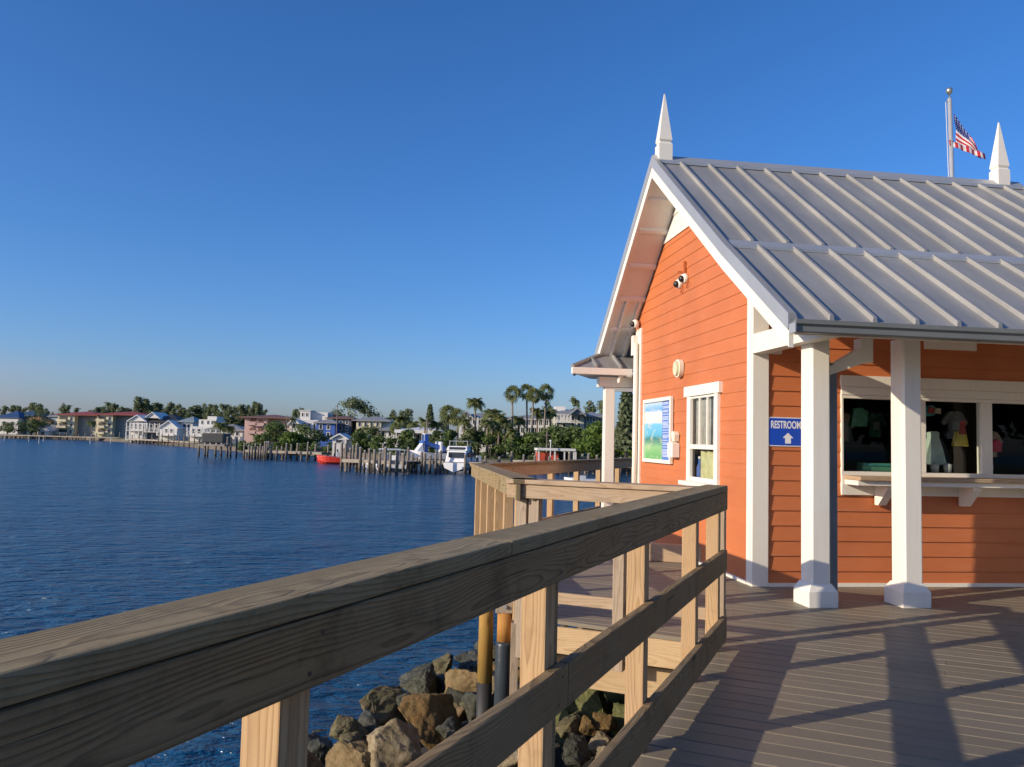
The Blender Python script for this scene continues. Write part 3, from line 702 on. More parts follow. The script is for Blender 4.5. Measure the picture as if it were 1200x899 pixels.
# restrooms sign
sg = mounted('restroom_sign', 'blue restrooms sign with white arrow on the orange front wall beside the column', 'sign', .352, -.018, 1.55)
def rrect(w_, h, r_, n=6):
    pts = []
    for cx, cz, a0 in ((w_/2-r_, h/2-r_, 0), (-w_/2+r_, h/2-r_, 90), (-w_/2+r_, -h/2+r_, 180), (w_/2-r_, -h/2+r_, 270)):
        for i in range(n+1):
            a = R(a0+90*i/n); pts.append((cx+r_*math.cos(a), cz+r_*math.sin(a)))
    return pts
m = MB(); m.prism(rrect(.425, .295, .025), 'y', -.004, 0); m.build('border', MT['sign_white'], sg)
m = MB(); m.prism(rrect(.405, .275, .02), 'y', -.0052, -.0042); m.build('face', MT['blue_sign'], sg)
def text_part(txt, size, parent, loc, mat, name='lettering', width=None, rot=(R(90), 0, 0), bold=.0):
    cu = bpy.data.curves.new(name, 'FONT'); cu.body = txt; cu.size = size; cu.align_x = 'CENTER'; cu.align_y = 'CENTER'; cu.extrude = .0004; cu.offset = bold
    t = bpy.data.objects.new('tmp', cu); COL.objects.link(t); bpy.context.view_layer.update()
    me = bpy.data.meshes.new_from_object(t); bpy.data.objects.remove(t)
    o = bpy.data.objects.new(name, me); COL.objects.link(o); me.materials.clear(); me.materials.append(mat); o.parent = parent; o.location = loc; o.rotation_euler = rot
    if width:
        xs = [v.co.x for v in me.vertices]; k = width/(max(xs)-min(xs))
        for v in me.vertices: v.co.x *= k
    return o
text_part('RESTROOMS', .105, sg, (-.008, -.0058, .068), MT['sign_white'], width=.352, bold=.0026)
m = MB(); m.prism([(-.031, -.118), (.031, -.118), (.031, -.062), (.058, -.062), (0, -.008), (-.058, -.062), (-.031, -.062)], 'y', -.0062, -.0054); m.build('arrow', MT['sign_white'], sg)
# poster case : local x = out of wall (-u), y along v
pc = mounted('poster_case', 'white framed information poster with a blue bay picture on the orange gable wall', 'poster', -.018, 3.03, 1.58)
hw, hh = .615, .445
for (a, b, c, d) in ((-hw, hw, hh-.05, hh), (-hw, hw, -hh, -hh+.05)): boxo('frame', -.04, 0, a, b, c, d, MT['white'], pc, .003)
for (a, b) in ((-hw, -hw+.055), (hw-.055, hw)): boxo('frame', -.04, 0, a, b, -hh+.0505, hh-.0505, MT['white'], pc, .003)
m_ = NB('poster_print'); tc = m_.n('ShaderNodeTexCoord'); sp = m_.n('ShaderNodeSeparateXYZ'); m_.l(tc.outputs['Object'], sp.inputs[0])
y_, z_ = sp.outputs[1], sp.outputs[2]
wob = m_.noise(m_.coord('Object'), 9, 4)
zz = m_.math('ADD', z_, m_.math('MULTIPLY_ADD', wob, .10, -.05))
pic = m_.ramp(m_.math('MULTIPLY_ADD', zz, 1.2, .5), [(.05, (.12, .42, .12)), (.22, (.28, .55, .22)), (.36, (.03, .20, .18)), (.42, (.10, .45, .62)), (.60, (.16, .52, .80)), (.64, (.72, .74, .68)), (.80, (.75, .76, .70)), (.84, (.10, .40, .80)), (.95, (.45, .62, .80))])
cl = m_.ramp(m_.noise(m_.coord('Object', scale=(1, 5, 9)), 1.3, 4), [(.56, 0), (.60, 1)])
pic = m_.mix(m_.math('MULTIPLY', cl, .5), pic, (.62, .60, .42))
m_.color(pic); m_.rough(.3)
boxo('picture', -.014, -.002, -hw+.41, hw-.0555, -hh+.0505, hh-.0505, m_.m, pc)
boxo('text_column', -.0138, -.002, -hw+.0555, -hw+.409, -hh+.0505, hh-.0505, plain('poster_blue', (.08, .20, .55), .3, .05), pc)
g = MB(); rr_ = random.Random(3); z = hh-.075
while z > -hh+.08:
    a = -hw+.39; ln = rr_.uniform(.20, .31); g.box(-.0152, -.0142, a-ln, a, z-.006, z+.006); z -= rr_.choice((.018, .018, .02, .034))
g.build('text_lines', plain('poster_text', (.55, .62, .80), .4, .02), pc)
ds = mounted('wall_dispenser', 'small white wall dispenser beside the framed poster on the gable wall', 'dispenser', -.018, 2.27, 1.37)
m = MB(); m.prism([(-.10, -.14), (.10, -.14), (.10, .04), (-.02, .06), (-.10, .03)], 'x', -.09, 0); m.build('box', MT['white'], ds)
m = MB(); m.prism([(-.075+.0, .062), (.01, .068), (.055, .15), (.035, .19), (-.05, .19), (-.09, .15)], 'x', -.06, 0); m.build('hood', MT['cream'], ds)
wl = mounted('wall_lamp', 'cream oval wall lamp above the gable window', 'lamp', -.016, 2.14, 2.365)
m = MB()
def oval(a, b, n=20): return [(a*math.cos(2*math.pi*i/n)*abs(math.cos(2*math.pi*i/n))**-.25 if abs(math.cos(2*math.pi*i/n)) > 1e-6 else 0, b*math.sin(2*math.pi*i/n)) for i in range(n)]
m.prism(oval(.105, .115), 'x', -.055, 0); m.build('housing', MT['cream'], wl, bevel=0)
m = MB(); m.prism(oval(.078, .09), 'x', -.085, -.0555); m.build('diffuser', plain('lamp_diffuser', (.66, .66, .42), .35, .1), wl)
ucb = mounted('utility_box', 'white utility box low on the orange wall under the gable window', 'box', -.017, 1.12, .66)
boxo('cover', -.10, 0, -.30, .30, -.075, .06, MT['white'], ucb, .008); boxo('latch', -.108, -.1005, -.03, .03, -.02, .01, MT['steel'], ucb)
def dome_cam(name, label, u, v, w_, group):
    c = mounted(name, label, 'camera', u, v, w_, group)
    m = MB(); m.lathe([(.062, -.002), (.066, .02), (.060, .05), (.045, .062)], 18); b_ = m.build('housing', MT['white'], c, True); b_.rotation_euler = (0, R(-100), R(12))
    m = MB(); m.lathe([(.044, .0), (.040, .022), (.024, .038), (.006, .043)], 16, (0, 0, .0625)); q = m.build('lens_dome', MT['black'], b_, True)
    m = MB(); m.tube([(.0, 0, -.02), (-.01, -.02, -.09), (-.02, -.05, -.13), (-.02, -.075, -.09), (-.01, -.08, -.05)], .007, 6); m.build('cable', MT['orange'], c, True)
    return c
dome_cam('security_camera', 'left of the paired round security cameras high on the orange gable', -.018, 2.18, 3.47, 'dome cameras on the gable')
dome_cam('security_camera', 'right of the paired round security cameras high on the orange gable', -.018, 1.98, 3.50, 'dome cameras on the gable')
dome_cam('security_camera', 'single round security camera beside the white trim at the rear gable edge', -.06, 4.0, 3.20, 'dome cameras on the gable')
bk = mounted('camera_bracket', 'small orange painted bracket above the paired gable cameras', 'bracket', -.017, 2.03, 3.66)
boxo('plate', -.035, 0, -.03, .03, -.09, .07, MT['orange'], bk, .004); boxo('arm', -.10, -.036, -.012, .012, -.085, -.06, MT['orange'], bk)

# goods inside the shop
def cloth(name, label, outline, u, v, w_, depth, col, cat='shirt', group=None, parts=()):
    e = empty(name, BW(u, v, w_), BY, label, cat, group)
    m = MB(); m.prism(outline, 'y', -depth/2, depth/2); m.build('cloth', col, e, bevel=.006)
    for (nm, ol, c2) in parts:
        m = MB(); m.prism(ol, 'y', -depth/2-.012, -depth/2-.001); m.build(nm, c2, e)
    return e
pal = {k: plain('goods_'+k, c, .75, .25, 9) for k, c in dict(mint=(.42, .52, .43), white=(.5, .5, .47), red=(.35, .03, .02), yellow=(.62, .48, .05), teal=(.04, .24, .23), pink=(.5, .04, .08), grey=(.42, .41, .37), green=(.08, .25, .15), blue=(.07, .14, .4), tan=(.5, .38, .26)).items()}
cloth('hanging_dress', 'pale mint flared dress hanging behind the shop glass', [(-.12, -.20), (-.06, -.215), (0, -.20), (.07, -.215), (.14, -.20), (.10, -.05), (.055, .08), (.06, .13), (.03, .145), (-.02, .145), (-.05, .13), (-.045, .08), (-.085, -.05)], 2.12, .22, 1.46, .07, pal['mint'], 'dress')
cloth('hanging_dress', 'folded mint and white dress hanging beside the column reflection', [(-.09, -.20), (.03, -.20), (.07, .12), (.0, .12)], 1.93, .26, 1.46, .05, pal['mint'], 'dress', None, [('sash', [(-.06, -.12), (.02, -.12), (.03, -.08), (-.05, -.08)], pal['white'])])
cloth('hanging_shirt', 'grey shirt hanging at the left edge of the middle shop pane', [(-.06, -.22), (.05, -.22), (.06, .16), (-.02, .22), (-.06, .16)], 1.86, .33, 1.58, .05, pal['grey'])
cloth('toy_parrot', 'small teal and red toy bird hanging high in the middle shop pane', [(-.10, .0), (-.03, -.06), (.06, -.05), (.12, .02), (.04, .07), (-.04, .05)], 2.05, .2, 1.82, .05, pal['teal'], 'toy', None, [('wing', [(-.02, -.02), (.05, -.03), (.06, .03), (.0, .05)], pal['red']), ('tail', [(.06, -.02), (.13, -.03), (.13, .03), (.07, .03)], pal['tan'])])
cloth('hanging_toy', 'yellow and red toy hanging at the right of the middle shop pane', [(-.09, -.10), (.08, -.10), (.05, .06), (-.05, .06)], 2.43, .2, 1.55, .06, pal['yellow'], 'toy', None, [('top', [(-.04, .03), (.04, .03), (.03, .17), (-.02, .17)], pal['red'])])
cloth('hanging_toy', 'pink toy hanging in the right hand shop pane', [(-.05, -.06), (.05, -.06), (.06, .04), (0, .08), (-.05, .05)], 2.85, .2, 1.46, .05, pal['pink'], 'toy')
cloth('hanging_shirt', 'dim green shirt hanging in the left hand shop pane', [(-.09, -.1), (.1, -.1), (.12, .07), (.04, .11), (-.06, .1)], 1.42, .5, 1.74, .05, pal['green'])
cloth('hanging_shirt', 'dim grey shirt deep inside the left hand shop pane', [(-.08, -.14), (.08, -.14), (.07, .08), (0, .12), (-.06, .08)], 1.13, .7, 1.60, .05, pal['grey'])
cloth('goods_box', 'teal box standing on the sill of the left hand shop pane', [(-.18, 0), (.18, 0), (.18, .085), (-.18, .085)], 1.42, .16, 1.166, .12, pal['green'], 'box', None, [('lid_band', [(-.18, .06), (.18, .06), (.18, .078), (-.18, .078)], pal['teal'])])
TEE = [(-.09, -.20), (.09, -.20), (.085, .05), (.15, -.03), (.19, .02), (.10, .15), (.04, .17), (0, .15), (-.04, .17), (-.10, .15), (-.19, .02), (-.15, -.03), (-.085, .05)]
def tee(u, v, w_, k, sc, lb):
    cloth('hanging_shirt', lb, [(x*sc, z*sc) for x, z in TEE], u, v, w_, .04, pal[k], 'shirt', None, [('print', [(-.05*sc, -.08*sc), (.05*sc, -.08*sc), (.05*sc, .04*sc), (-.05*sc, .04*sc)], pal['white' if k != 'white' else 'teal'])])
tee(1.05, 1.0, 1.72, 'teal', 1.0, 'dim teal shirt high in the left hand shop pane'); tee(1.58, 1.1, 1.66, 'tan', .9, 'dim tan shirt half behind the second column')
tee(2.25, 1.5, 1.70, 'green', .8, 'dim green shirt hanging deep behind the middle shop pane'); tee(2.62, 1.3, 1.66, 'blue', 1.0, 'dim blue shirt hanging deep behind the window mullion'); tee(2.95, 1.0, 1.72, 'grey', .9, 'pale grey shirt hanging deep behind the right hand shop pane')
tee(3.1, .6, 1.5, 'tan', .8, 'tan shirt at the right edge of the right hand shop pane')
for (u, l_) in ((2.07, 'white cup standing left on the sill of the middle shop pane'), (2.22, 'white cup standing right on the sill of the middle shop pane'), (2.70, 'grey jar standing on the sill of the right hand shop pane')):
    e = empty('sill_cup', BW(u, .12, 1.166), BY, l_, 'cup', 'cups on the shop sill'); m = MB(); m.lathe([(.035, 0), (.042, .05), (.045, .09), (.03, .092)], 14); m.build('body', pal['white'] if u < 2.5 else pal['grey'], e, True)
    m = MB(); m.lathe([(.031, .0925), (.012, .105)], 10); m.build('lid', pal['grey'], e, True)
for (u, l_, k) in ((1.1, 'dark shelf unit with goods at the back of the shop on the left', 0), (2.6, 'dark shelf unit with goods at the back of the shop on the right', 1)):
    e = empty('shelf_unit', BW(u, 2.6, .02), BY, l_, 'shelf')
    for z in (.5, .95, 1.4, 1.85): boxo('shelf', -.6, .6, -.2, .2, z, z+.03, MT['trunk'], e)
    for x in (-.62, .6): boxo('side_panel', x, x+.02, -.2, .2, 0, 2.0, MT['trunk'], e)
# things seen through the gable window
def wavy(name, u, v0, v1, w0, w1, mat, label, cat, amp=.02, waves=7):
    e = empty(name, BW(u, (v0+v1)/2, w0), BY, label, cat); n = 60; m = MB(); h = (v1-v0)/2
    for i in range(n+1):
        y = -h+2*h*i/n; x = amp*math.sin(i/n*waves*2*math.pi)+.006*math.sin(i*1.7)
        for z in (0, (w1-w0)*.5, w1-w0): m.v.append((x, y, z))
    for i in range(n):
        for k in range(2): m.f.append([i*3+k, (i+1)*3+k, (i+1)*3+k+1, i*3+k+1]); m.mi.append(0)
    for i in range(n+1):   # back layer gives the cloth its thickness
        x, y, z = m.v[i*3]; 
        for zz in (0, (w1-w0)*.5, w1-w0): m.v.append((x+.004, y, zz))
    o_ = (n+1)*3
    for i in range(n):
        for k in range(2): m.f.append([o_+i*3+k, o_+i*3+k+1, o_+(i+1)*3+k+1, o_+(i+1)*3+k]); m.mi.append(0)
    m.build('cloth', mat, e, True); return e
wavy('window_curtain', .045, .93, 1.90, 1.37, 1.98, plain('curtain_cloth', (.40, .37, .32), .8, .25, 12), 'grey gathered curtain behind the upper gable window panes', 'curtain', .016, 11)
boxo('curtain_rod', -.006, .006, -.47, .47, -.006, .006, MT['steel'], None).matrix_world = Matrix.Translation(BW(.045, 1.40, 1.99)) @ Matrix.Rotation(BY, 4, 'Z')
tag(bpy.data.objects['curtain_rod'], 'steel rod carrying the grey curtain behind the gable window', 'curtain rod')
wavy('cloth_bag', .065, .95, 1.60, .96, 1.33, plain('bag_cloth', (.62, .58, .30), .8, .3, 6), 'pale yellow cloth draped behind the lower gable window pane', 'cloth', .03, 3)
e = empty('bottle', BW(.045, 1.62, .955), BY, 'blue bottle standing behind the lower gable window pane', 'bottle')
m = MB(); m.lathe([(.034, 0), (.036, .02), (.036, .17), (.016, .22), (.014, .27)], 14); m.build('body', pal['blue'], e, True)
m = MB(); m.lathe([(.017, .2702), (.017, .30), (.004, .302)], 12); m.build('cap', MT['white'], e, True)

# flagpole behind the roof
fp = empty('flagpole', (8.95, 16.2, -.3), 0, 'tall grey metal flagpole with gold ball standing behind the pavilion roof', 'flagpole')
m = MB(); m.tube([(0, 0, 0), (0, 0, 8.88)], [.055, .042], 16); sh = m.build('pole', MT['alu'], fp, True); sh.rotation_euler = (0, R(-1.0), 0)
m = MB(); m.lathe([(.012, 8.88), (.012, 8.97), (.03, 8.975), (.055, 9.0), (.067, 9.04), (.055, 9.09), (.03, 9.105), (.004, 9.11)], 16); b_ = m.build('ball', MT['brass'], fp, True); b_.rotation_euler = (0, R(-1.0), 0)
m = MB(); m.tube([(-.075, 0, 8.80), (-.03, 0, 8.85), (.0, 0, 8.84)], .012, 6); m.build('truck', MT['steel'], fp).location = (-.155, 0, 0)
m = MB(); m.tube([(-.235, 0, 8.80), (-.19, 0, 7.0), (-.13, 0, 2.0)], .006, 5); m.build('halyard', MT['white'], fp)
fl = empty('flag', (8.95, 16.2, 8.08), 0, 'american flag hanging limp in folds from the flagpole', 'flag')
m = MB(); NA, NBv = 30, 39
def fpos(a, b):
    hx = -.085 + .05*b; hz = .18 - .66*b
    dx, dz = .53, (-.86*(1-b) - .26*b)
    x = hx + dx*a; z = hz + dz*a*(.85+.15*a)
    y = .06*math.sin(a*7+b*2) * a + .02*math.sin(b*9)
    return (x, y-.03, z)
for i in range(NA+1):
    for j in range(NBv+1): m.v.append(fpos(i/NA, j/NBv))
for i in range(NA):
    for j in range(NBv):
        a, b = (i+.5)/NA, (j+.5)/NBv
        k = 0 if (b < 7/13 and a < .60*(1-.35*b)) else (1 if int(b*13) % 2 == 0 else 2)
        if k == 0 and (i % 3 == 1) and (j % 3 == 1): k = 2
        m.f.append([i*(NBv+1)+j, i*(NBv+1)+j+1, (i+1)*(NBv+1)+j+1, (i+1)*(NBv+1)+j]); m.mi.append(k)
# folded fly end hanging below, showing stripe ends
o_ = len(m.v); n2 = 26
for i in range(n2+1):
    t = i/n2; x = -.20 + .73*t; z0 = -.40 - .27*t - (.0 if t > .16 else .0)
    m.v.append((x, -.045+.015*math.sin(t*20), z0+.02)); m.v.append((x+.015, -.05+.015*math.sin(t*20), z0-.10))
for i in range(n2):
    m.f.append([o_+2*i, o_+2*i+1, o_+2*i+3, o_+2*i+2]); m.mi.append(1 if (i//2) % 2 == 0 else 2)
m.f.append([o_, o_+2*4, 31*0+NBv]); m.mi.append(1)
fm = m.build('cloth', [plain('flag_blue', (.02, .04, .20), .8, .1), plain('flag_red', (.50, .02, .035), .8, .1), plain('flag_white', (.75, .72, .70), .8, .05)], fl, True)
so_ = fm.modifiers.new('thickness', 'SOLIDIFY'); so_.thickness = .004

# ------------------------------------------------------------------ water, sea bed bank, boulders
m = MB()
xs = [-6000, -400, -120, -40, 0, 40, 120, 400, 6000]; ys = [-600, -60, -10, 10, 30, 80, 160, 400, 8000]
for j in ys:
    for i in xs: m.v.append((i, j, WATER_Z))
for j in range(len(ys)-1):
    for i in range(len(xs)-1):
        a = j*len(xs)+i; m.f.append([a, a+1, a+1+len(xs), a+len(xs)]); m.mi.append(0)
struct(m.build('water', MT['water']))

def bank_z(n):
    pts = [(-7.5, -2.6), (-5.4, -1.75), (-4.6, -1.52), (-3.2, -1.18), (-2.0, -1.02), (-1.0, -.85), (1.0, -.7), (9, -.55)]
    for (a, za), (b, zb) in zip(pts[:-1], pts[1:]):
        if n <= b: return za+(zb-za)*(n-a)/(b-a)
    return pts[-1][1]
m = MB(); ns = [-7.5+.3*i for i in range(56)]; ss = [-12+.35*i for i in range(80)]
for s in ss:
    for n in ns:
        z = bank_z(n)-.12 + .10*mnoise.noise(Vector((s*1.3, n*1.3, 0)))
        if s > 5: z -= (s-5)*.12
        m.v.append(tuple(RL(s, n, z)))
for i in range(len(ss)-1):
    for j in range(len(ns)-1):
        a = i*len(ns)+j; m.f.append([a, a+1, a+1+len(ns), a+len(ns)]); m.mi.append(0)
struct(m.build('riprap_bank', MT['bank'], None, True))

def rock_mesh(seed, sub=3, rough=1.0, angular=14, name='boulder_stone'):
    r_ = random.Random(seed); bm = bmesh.new()
    for _ in range(angular-3):
        v = Vector((r_.gauss(0, 1), r_.gauss(0, 1), r_.gauss(0, 1))).normalized()*r_.uniform(.8, 1.12)
        bm.verts.new((v.x*1.05, v.y*.92, v.z*.78))
    bmesh.ops.convex_hull(bm, input=bm.verts[:])
    for v in [v for v in bm.verts if not v.link_faces]: bm.verts.remove(v)
    bmesh.ops.triangulate(bm, faces=bm.faces[:])
    for k in range(sub):
        bmesh.ops.subdivide_edges(bm, edges=bm.edges[:], cuts=1, use_grid_fill=True, smooth=0)
        bmesh.ops.smooth_vert(bm, verts=bm.verts[:], factor=.10, use_axis_x=True, use_axis_y=True, use_axis_z=True)
    bm.normal_update()
    o1 = Vector((seed*3.1, seed*1.7, 0))
    for v in bm.verts:
        p = v.co*1.6+o1
        h = .07*mnoise.noise(p) + .055*mnoise.noise(p*2.7) + .04*abs(mnoise.noise(p*5.1))*-1.2 + .03*mnoise.noise(p*11) + .018*mnoise.noise(p*25)
        v.co += v.normal*h*rough
    me = bpy.data.meshes.new(name); bm.to_mesh(me); bm.free()
    for p in me.polygons: p.use_smooth = True
    return me
def put_rock(me, loc, size, mat, label, group=None, rot=None, r_=rnd):
    o = bpy.data.objects.new('boulder', me); COL.objects.link(o); o.location = loc
    o.scale = (size*r_.uniform(.9, 1.15), size*r_.uniform(.9, 1.12), size*r_.uniform(.85, 1.1))
    o.rotation_euler = rot or (r_.uniform(-.5, .5), r_.uniform(-.5, .5), r_.uniform(0, 6.28))
    if not o.material_slots: me.materials.append(None)
    o.material_slots[0].link = 'OBJECT'; o.material_slots[0].material = MT[mat]
    tag(o, label, 'rock', group); return o
placed = []
def rock_at(px, py, wpx, mat, label, dz=.0, seed=None, sub=4, k=1.0, rough=1.0, group=None):
    # walk the viewing ray down to the bank and set the stone there
    r = ray(px, py); t = 3.0
    while True:
        p = CAM + r*t; q = p-P1; n = q.dot(N)-.9036
        if p.z < bank_z(n)+.18+dz or t > 40: break
        t += .02
    size = wpx*t/FPX*.5*k*1.30
    put_rock(rock_mesh(seed or int(px), sub, rough), p, size, mat, label, group, r_=random.Random(int(px*7+py))); placed.append((p.x, p.y, size)); return p
PROM = [
 (515, 846, 68, 'rock_ochre', 'large ochre boulder with a cracked flat side near the middle of the riprap'),
 (462, 882, 66, 'rock_pale', 'large pale beige boulder nearest the wooden railing'),
 (412, 893, 62, 'rock_tan', 'tan boulder left of the pale beige boulder at the picture bottom'),
 (411, 858, 48, 'rock_grey', 'grey green boulder at the water edge above the tan boulder'),
 (452, 832, 60, 'rock_grey', 'grey brown boulder with worn top at the water edge below the barnacled heap'),
 (522, 783, 44, 'rock_grey', 'greenish pointed boulder at the far end of the riprap by the water'),
 (548, 800, 52, 'rock_tan', 'brown pointed boulder beside the yellow pile'),
 (500, 806, 56, 'rock_dark', 'dark barnacled boulder in front of the greenish pointed one'),
 (455, 816, 34, 'rock_dark', 'low dark barnacled boulder at the water line'),
 (478, 826, 34, 'rock_dark', 'small dark weedy boulder between two larger ones'),
 (375, 880, 30, 'rock_dark', 'small wet dark boulder nearest the water on the left'),
 (366, 893, 34, 'rock_tan', 'small tan boulder beside the foreground railing post'),
 (567, 832, 46, 'rock_dark', 'dark brown boulder in front of the yellow pile'),
 (577, 802, 26, 'rock_pale', 'pale small boulder between the yellow pile and the wrapped pile'),
 (558, 862, 40, 'rock_pale', 'pale boulder half hidden behind the near middle railing board'),
 (530, 888, 34, 'rock_grey', 'small grey boulder at the foot of the large ochre boulder'),
 (600, 890, 46, 'rock_pale', 'pale speckled boulder low behind the near railing'),
 (698, 872, 34, 'rock_pale', 'pale grey boulder seen between the near railing boards'),
 (690, 852, 26, 'rock_ochre', 'small ochre boulder seen between the near railing boards'),
 (707, 848, 26, 'rock_ochre', 'small rusty boulder seen between the near railing boards'),
 (700, 825, 50, 'rock_moss', 'dark mossy boulder under the platform girder'),
 (728, 812, 42, 'rock_moss', 'bright mossy boulder under the platform girder beside the second post'),
 (735, 838, 48, 'rock_moss', 'yellow green mossy boulder behind the lower railing board'),
 (672, 850, 40, 'rock_grey', 'grey boulder right of the big foreground post'),
 (668, 885, 44, 'rock_dark', 'dark boulder low beside the big foreground post'),
 (712, 890, 30, 'rock_pale', 'beige pebble sized stone low behind the lower railing board'),
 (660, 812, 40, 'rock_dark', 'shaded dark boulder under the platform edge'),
]
for (px, py, wp_, mt_, lb) in PROM: rock_at(px, py, wp_, mt_, lb)
protos = [rock_mesh(100+i, 3, 1.1) for i in range(9)]
fl_mats = ['rock_dark', 'rock_grey', 'rock_tan', 'rock_dark', 'rock_moss', 'rock_ochre', 'rock_grey']
LB = {'rock_dark': 'dark weed stained boulder packed among the riprap under the boardwalk edge', 'rock_grey': 'grey green boulder packed among the riprap under the boardwalk edge', 'rock_tan': 'tan boulder packed among the riprap under the boardwalk edge', 'rock_moss': 'mossy boulder packed among the riprap under the boardwalk edge', 'rock_ochre': 'ochre boulder packed among the riprap under the boardwalk edge'}
cnt = 0
for _ in range(14000):
    if cnt >= 262: break
    s, n = rnd.uniform(-3.0, 5.2), rnd.uniform(-5.15, -.2)
    size = rnd.uniform(.14, .30) if n > -4.3 else rnd.uniform(.11, .22)
    p = RL(s, n, bank_z(n)+size*.25-.02)
    if any((p.x-a)**2+(p.y-b)**2 < ((size+c)*.47)**2 for a, b, c in placed): continue
    placed.append((p.x, p.y, size)); cnt += 1
    mt_ = 'rock_dark' if n < -4.2 else rnd.choice(fl_mats[1:] if s < 1 else fl_mats)
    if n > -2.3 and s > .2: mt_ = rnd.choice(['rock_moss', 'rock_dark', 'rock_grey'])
    put_rock(rnd.choice(protos), p, size, mt_, LB[mt_], 'riprap ' + mt_.split('_')[1] + ' boulders')

# ------------------------------------------------------------------ far shore
def W(px, Y): 
    r = ray(px, 512); return r.x/r.y*Y
def zat(py, px, Y):          # world height of a picture row at depth Y
    return aty(px, py, Y).z
SHORE = [(-700, 230), (-60, 228), (100, 226), (170, 195), (215, 165), (262, 138), (330, 122), (400, 114), (470, 97), (560, 90), (640, 88), (720, 82), (800, 80), (960, 74), (1250, 64), (1700, 55)]
m = MB(); n_ = len(SHORE)
pts = [(W(px, Y), Y) for px, Y in SHORE]
for (x, y) in pts: m.v.append((x, y, WATER_Z-.6))
for (x, y) in pts: m.v.append((x, y+.25, WATER_Z+.75))
for (x, y) in pts: m.v.append((x*1.02, y+6, WATER_Z+1.0))
for (x, y) in pts: m.v.append((x*8-30, 3500, WATER_Z+2.0))
for k in range(3):
    for i in range(n_-1):
        m.f.append([k*n_+i, k*n_+i+1, (k+1)*n_+i+1, (k+1)*n_+i]); m.mi.append(1 if k == 0 else 0)
struct(m.build('far_shore', [MT['grass'], MT['sand']]))
GZ = WATER_Z+1.0

def leaf_cloud(clumps, n, size, rr, flat=.5):
    """list of quads scattered in ellipsoid clumps (cx,cy,cz,rx,ry,rz)"""
    m = MB(); wts = [c[3]*c[4]*c[5] for c in clumps]
    for _ in range(n):
        c = rr.choices(clumps, wts)[0]
        d = Vector((rr.gauss(0, 1), rr.gauss(0, 1), rr.gauss(0, 1))).normalized(); rad = rr.uniform(.05, 1.0)**.5*rr.uniform(.85, 1.12)
        p = Vector((c[0]+d.x*c[3]*rad, c[1]+d.y*c[4]*rad, c[2]+d.z*c[5]*rad))
        nrm = (d+Vector((rr.uniform(-1, 1), rr.uniform(-1, 1), rr.uniform(-.6, 1.2)))).normalized()
        u = nrm.orthogonal().normalized(); u = (Matrix.Rotation(rr.uniform(0, 6.28), 3, nrm) @ u); v = nrm.cross(u)
        a = size*rr.uniform(.6, 1.3); b_ = a*rr.uniform(.4, .8)
        m.poly([p-u*a, p-v*b_, p+u*a, p+v*b_])
    return m
def crown_clumps(w_, h, z0, rr, k=16, droop=0):
    cl = []
    for _ in range(k):
        a = rr.uniform(0, 6.28); q = rr.uniform(.0, 1)**.6; zz = rr.uniform(0, 1)
        env = math.sin(math.pi*(.12+.8*zz))
        s_ = rr.uniform(.16, .30)
        cl.append((w_*.5*q*env*math.cos(a), w_*.5*q*env*math.sin(a), z0+h*(.12+.76*zz), w_*s_, w_*s_, h*s_*.75))
    return cl
def make_tree(name, label, cat, group, w_, h, trunk_h, leaf, nleaf, lsize, seed, k=16):
    rr = random.Random(seed); root = empty(name, (0, 0, 0), 0, label, cat, group)
    cl = crown_clumps(w_, h-trunk_h*.8, trunk_h*.8, rr, k)
    leaf_cloud(cl, int(nleaf*1.5), lsize, rr).build('crown', MT[leaf], root)
    m = MB(); m.tube([(0, 0, -.3), (.1, 0, trunk_h*.6), (.0, .1, h*.6)], [w_*.035+.08, w_*.028+.05, .04], 7)
    for q in range(5):
        c = cl[q*2 % len(cl)]; m.tube([(0.05, 0, trunk_h*.7), (c[0]*.5, c[1]*.5, (trunk_h*.7+c[2])*.5+.2), (c[0], c[1], c[2])], [w_*.018+.03, w_*.012+.02, .02], 5)
    m.build('trunk', MT['bark'], root, True); return root
def pine_tree(seed, h=9, w_=5):
    rr = random.Random(seed); root = empty('casuarina_tree', (0, 0, 0), 0)
    cl = []
    for i in range(46):
        zz = rr.uniform(.10, 1); rad = w_*.5*(1.10-zz)**.65*rr.uniform(.1, 1); a = rr.uniform(0, 6.28)
        cl.append((rad*math.cos(a), rad*math.sin(a), h*zz, w_*.13, w_*.13, h*.075))
    leaf_cloud(cl, 1500, .26, rr).build('crown', MT['leaf_pine'], root)
    m = MB(); m.tube([(0, 0, -.3), (.1, 0, h*.5), (0, 0, h*.95)], [.22, .15, .03], 6)
    for i in range(8):
        c = cl[i]; m.tube([(0, 0, c[2]*.85), (c[0], c[1], c[2])], [.06, .02], 5)
    m.build('trunk', MT['bark'], root, True); return root
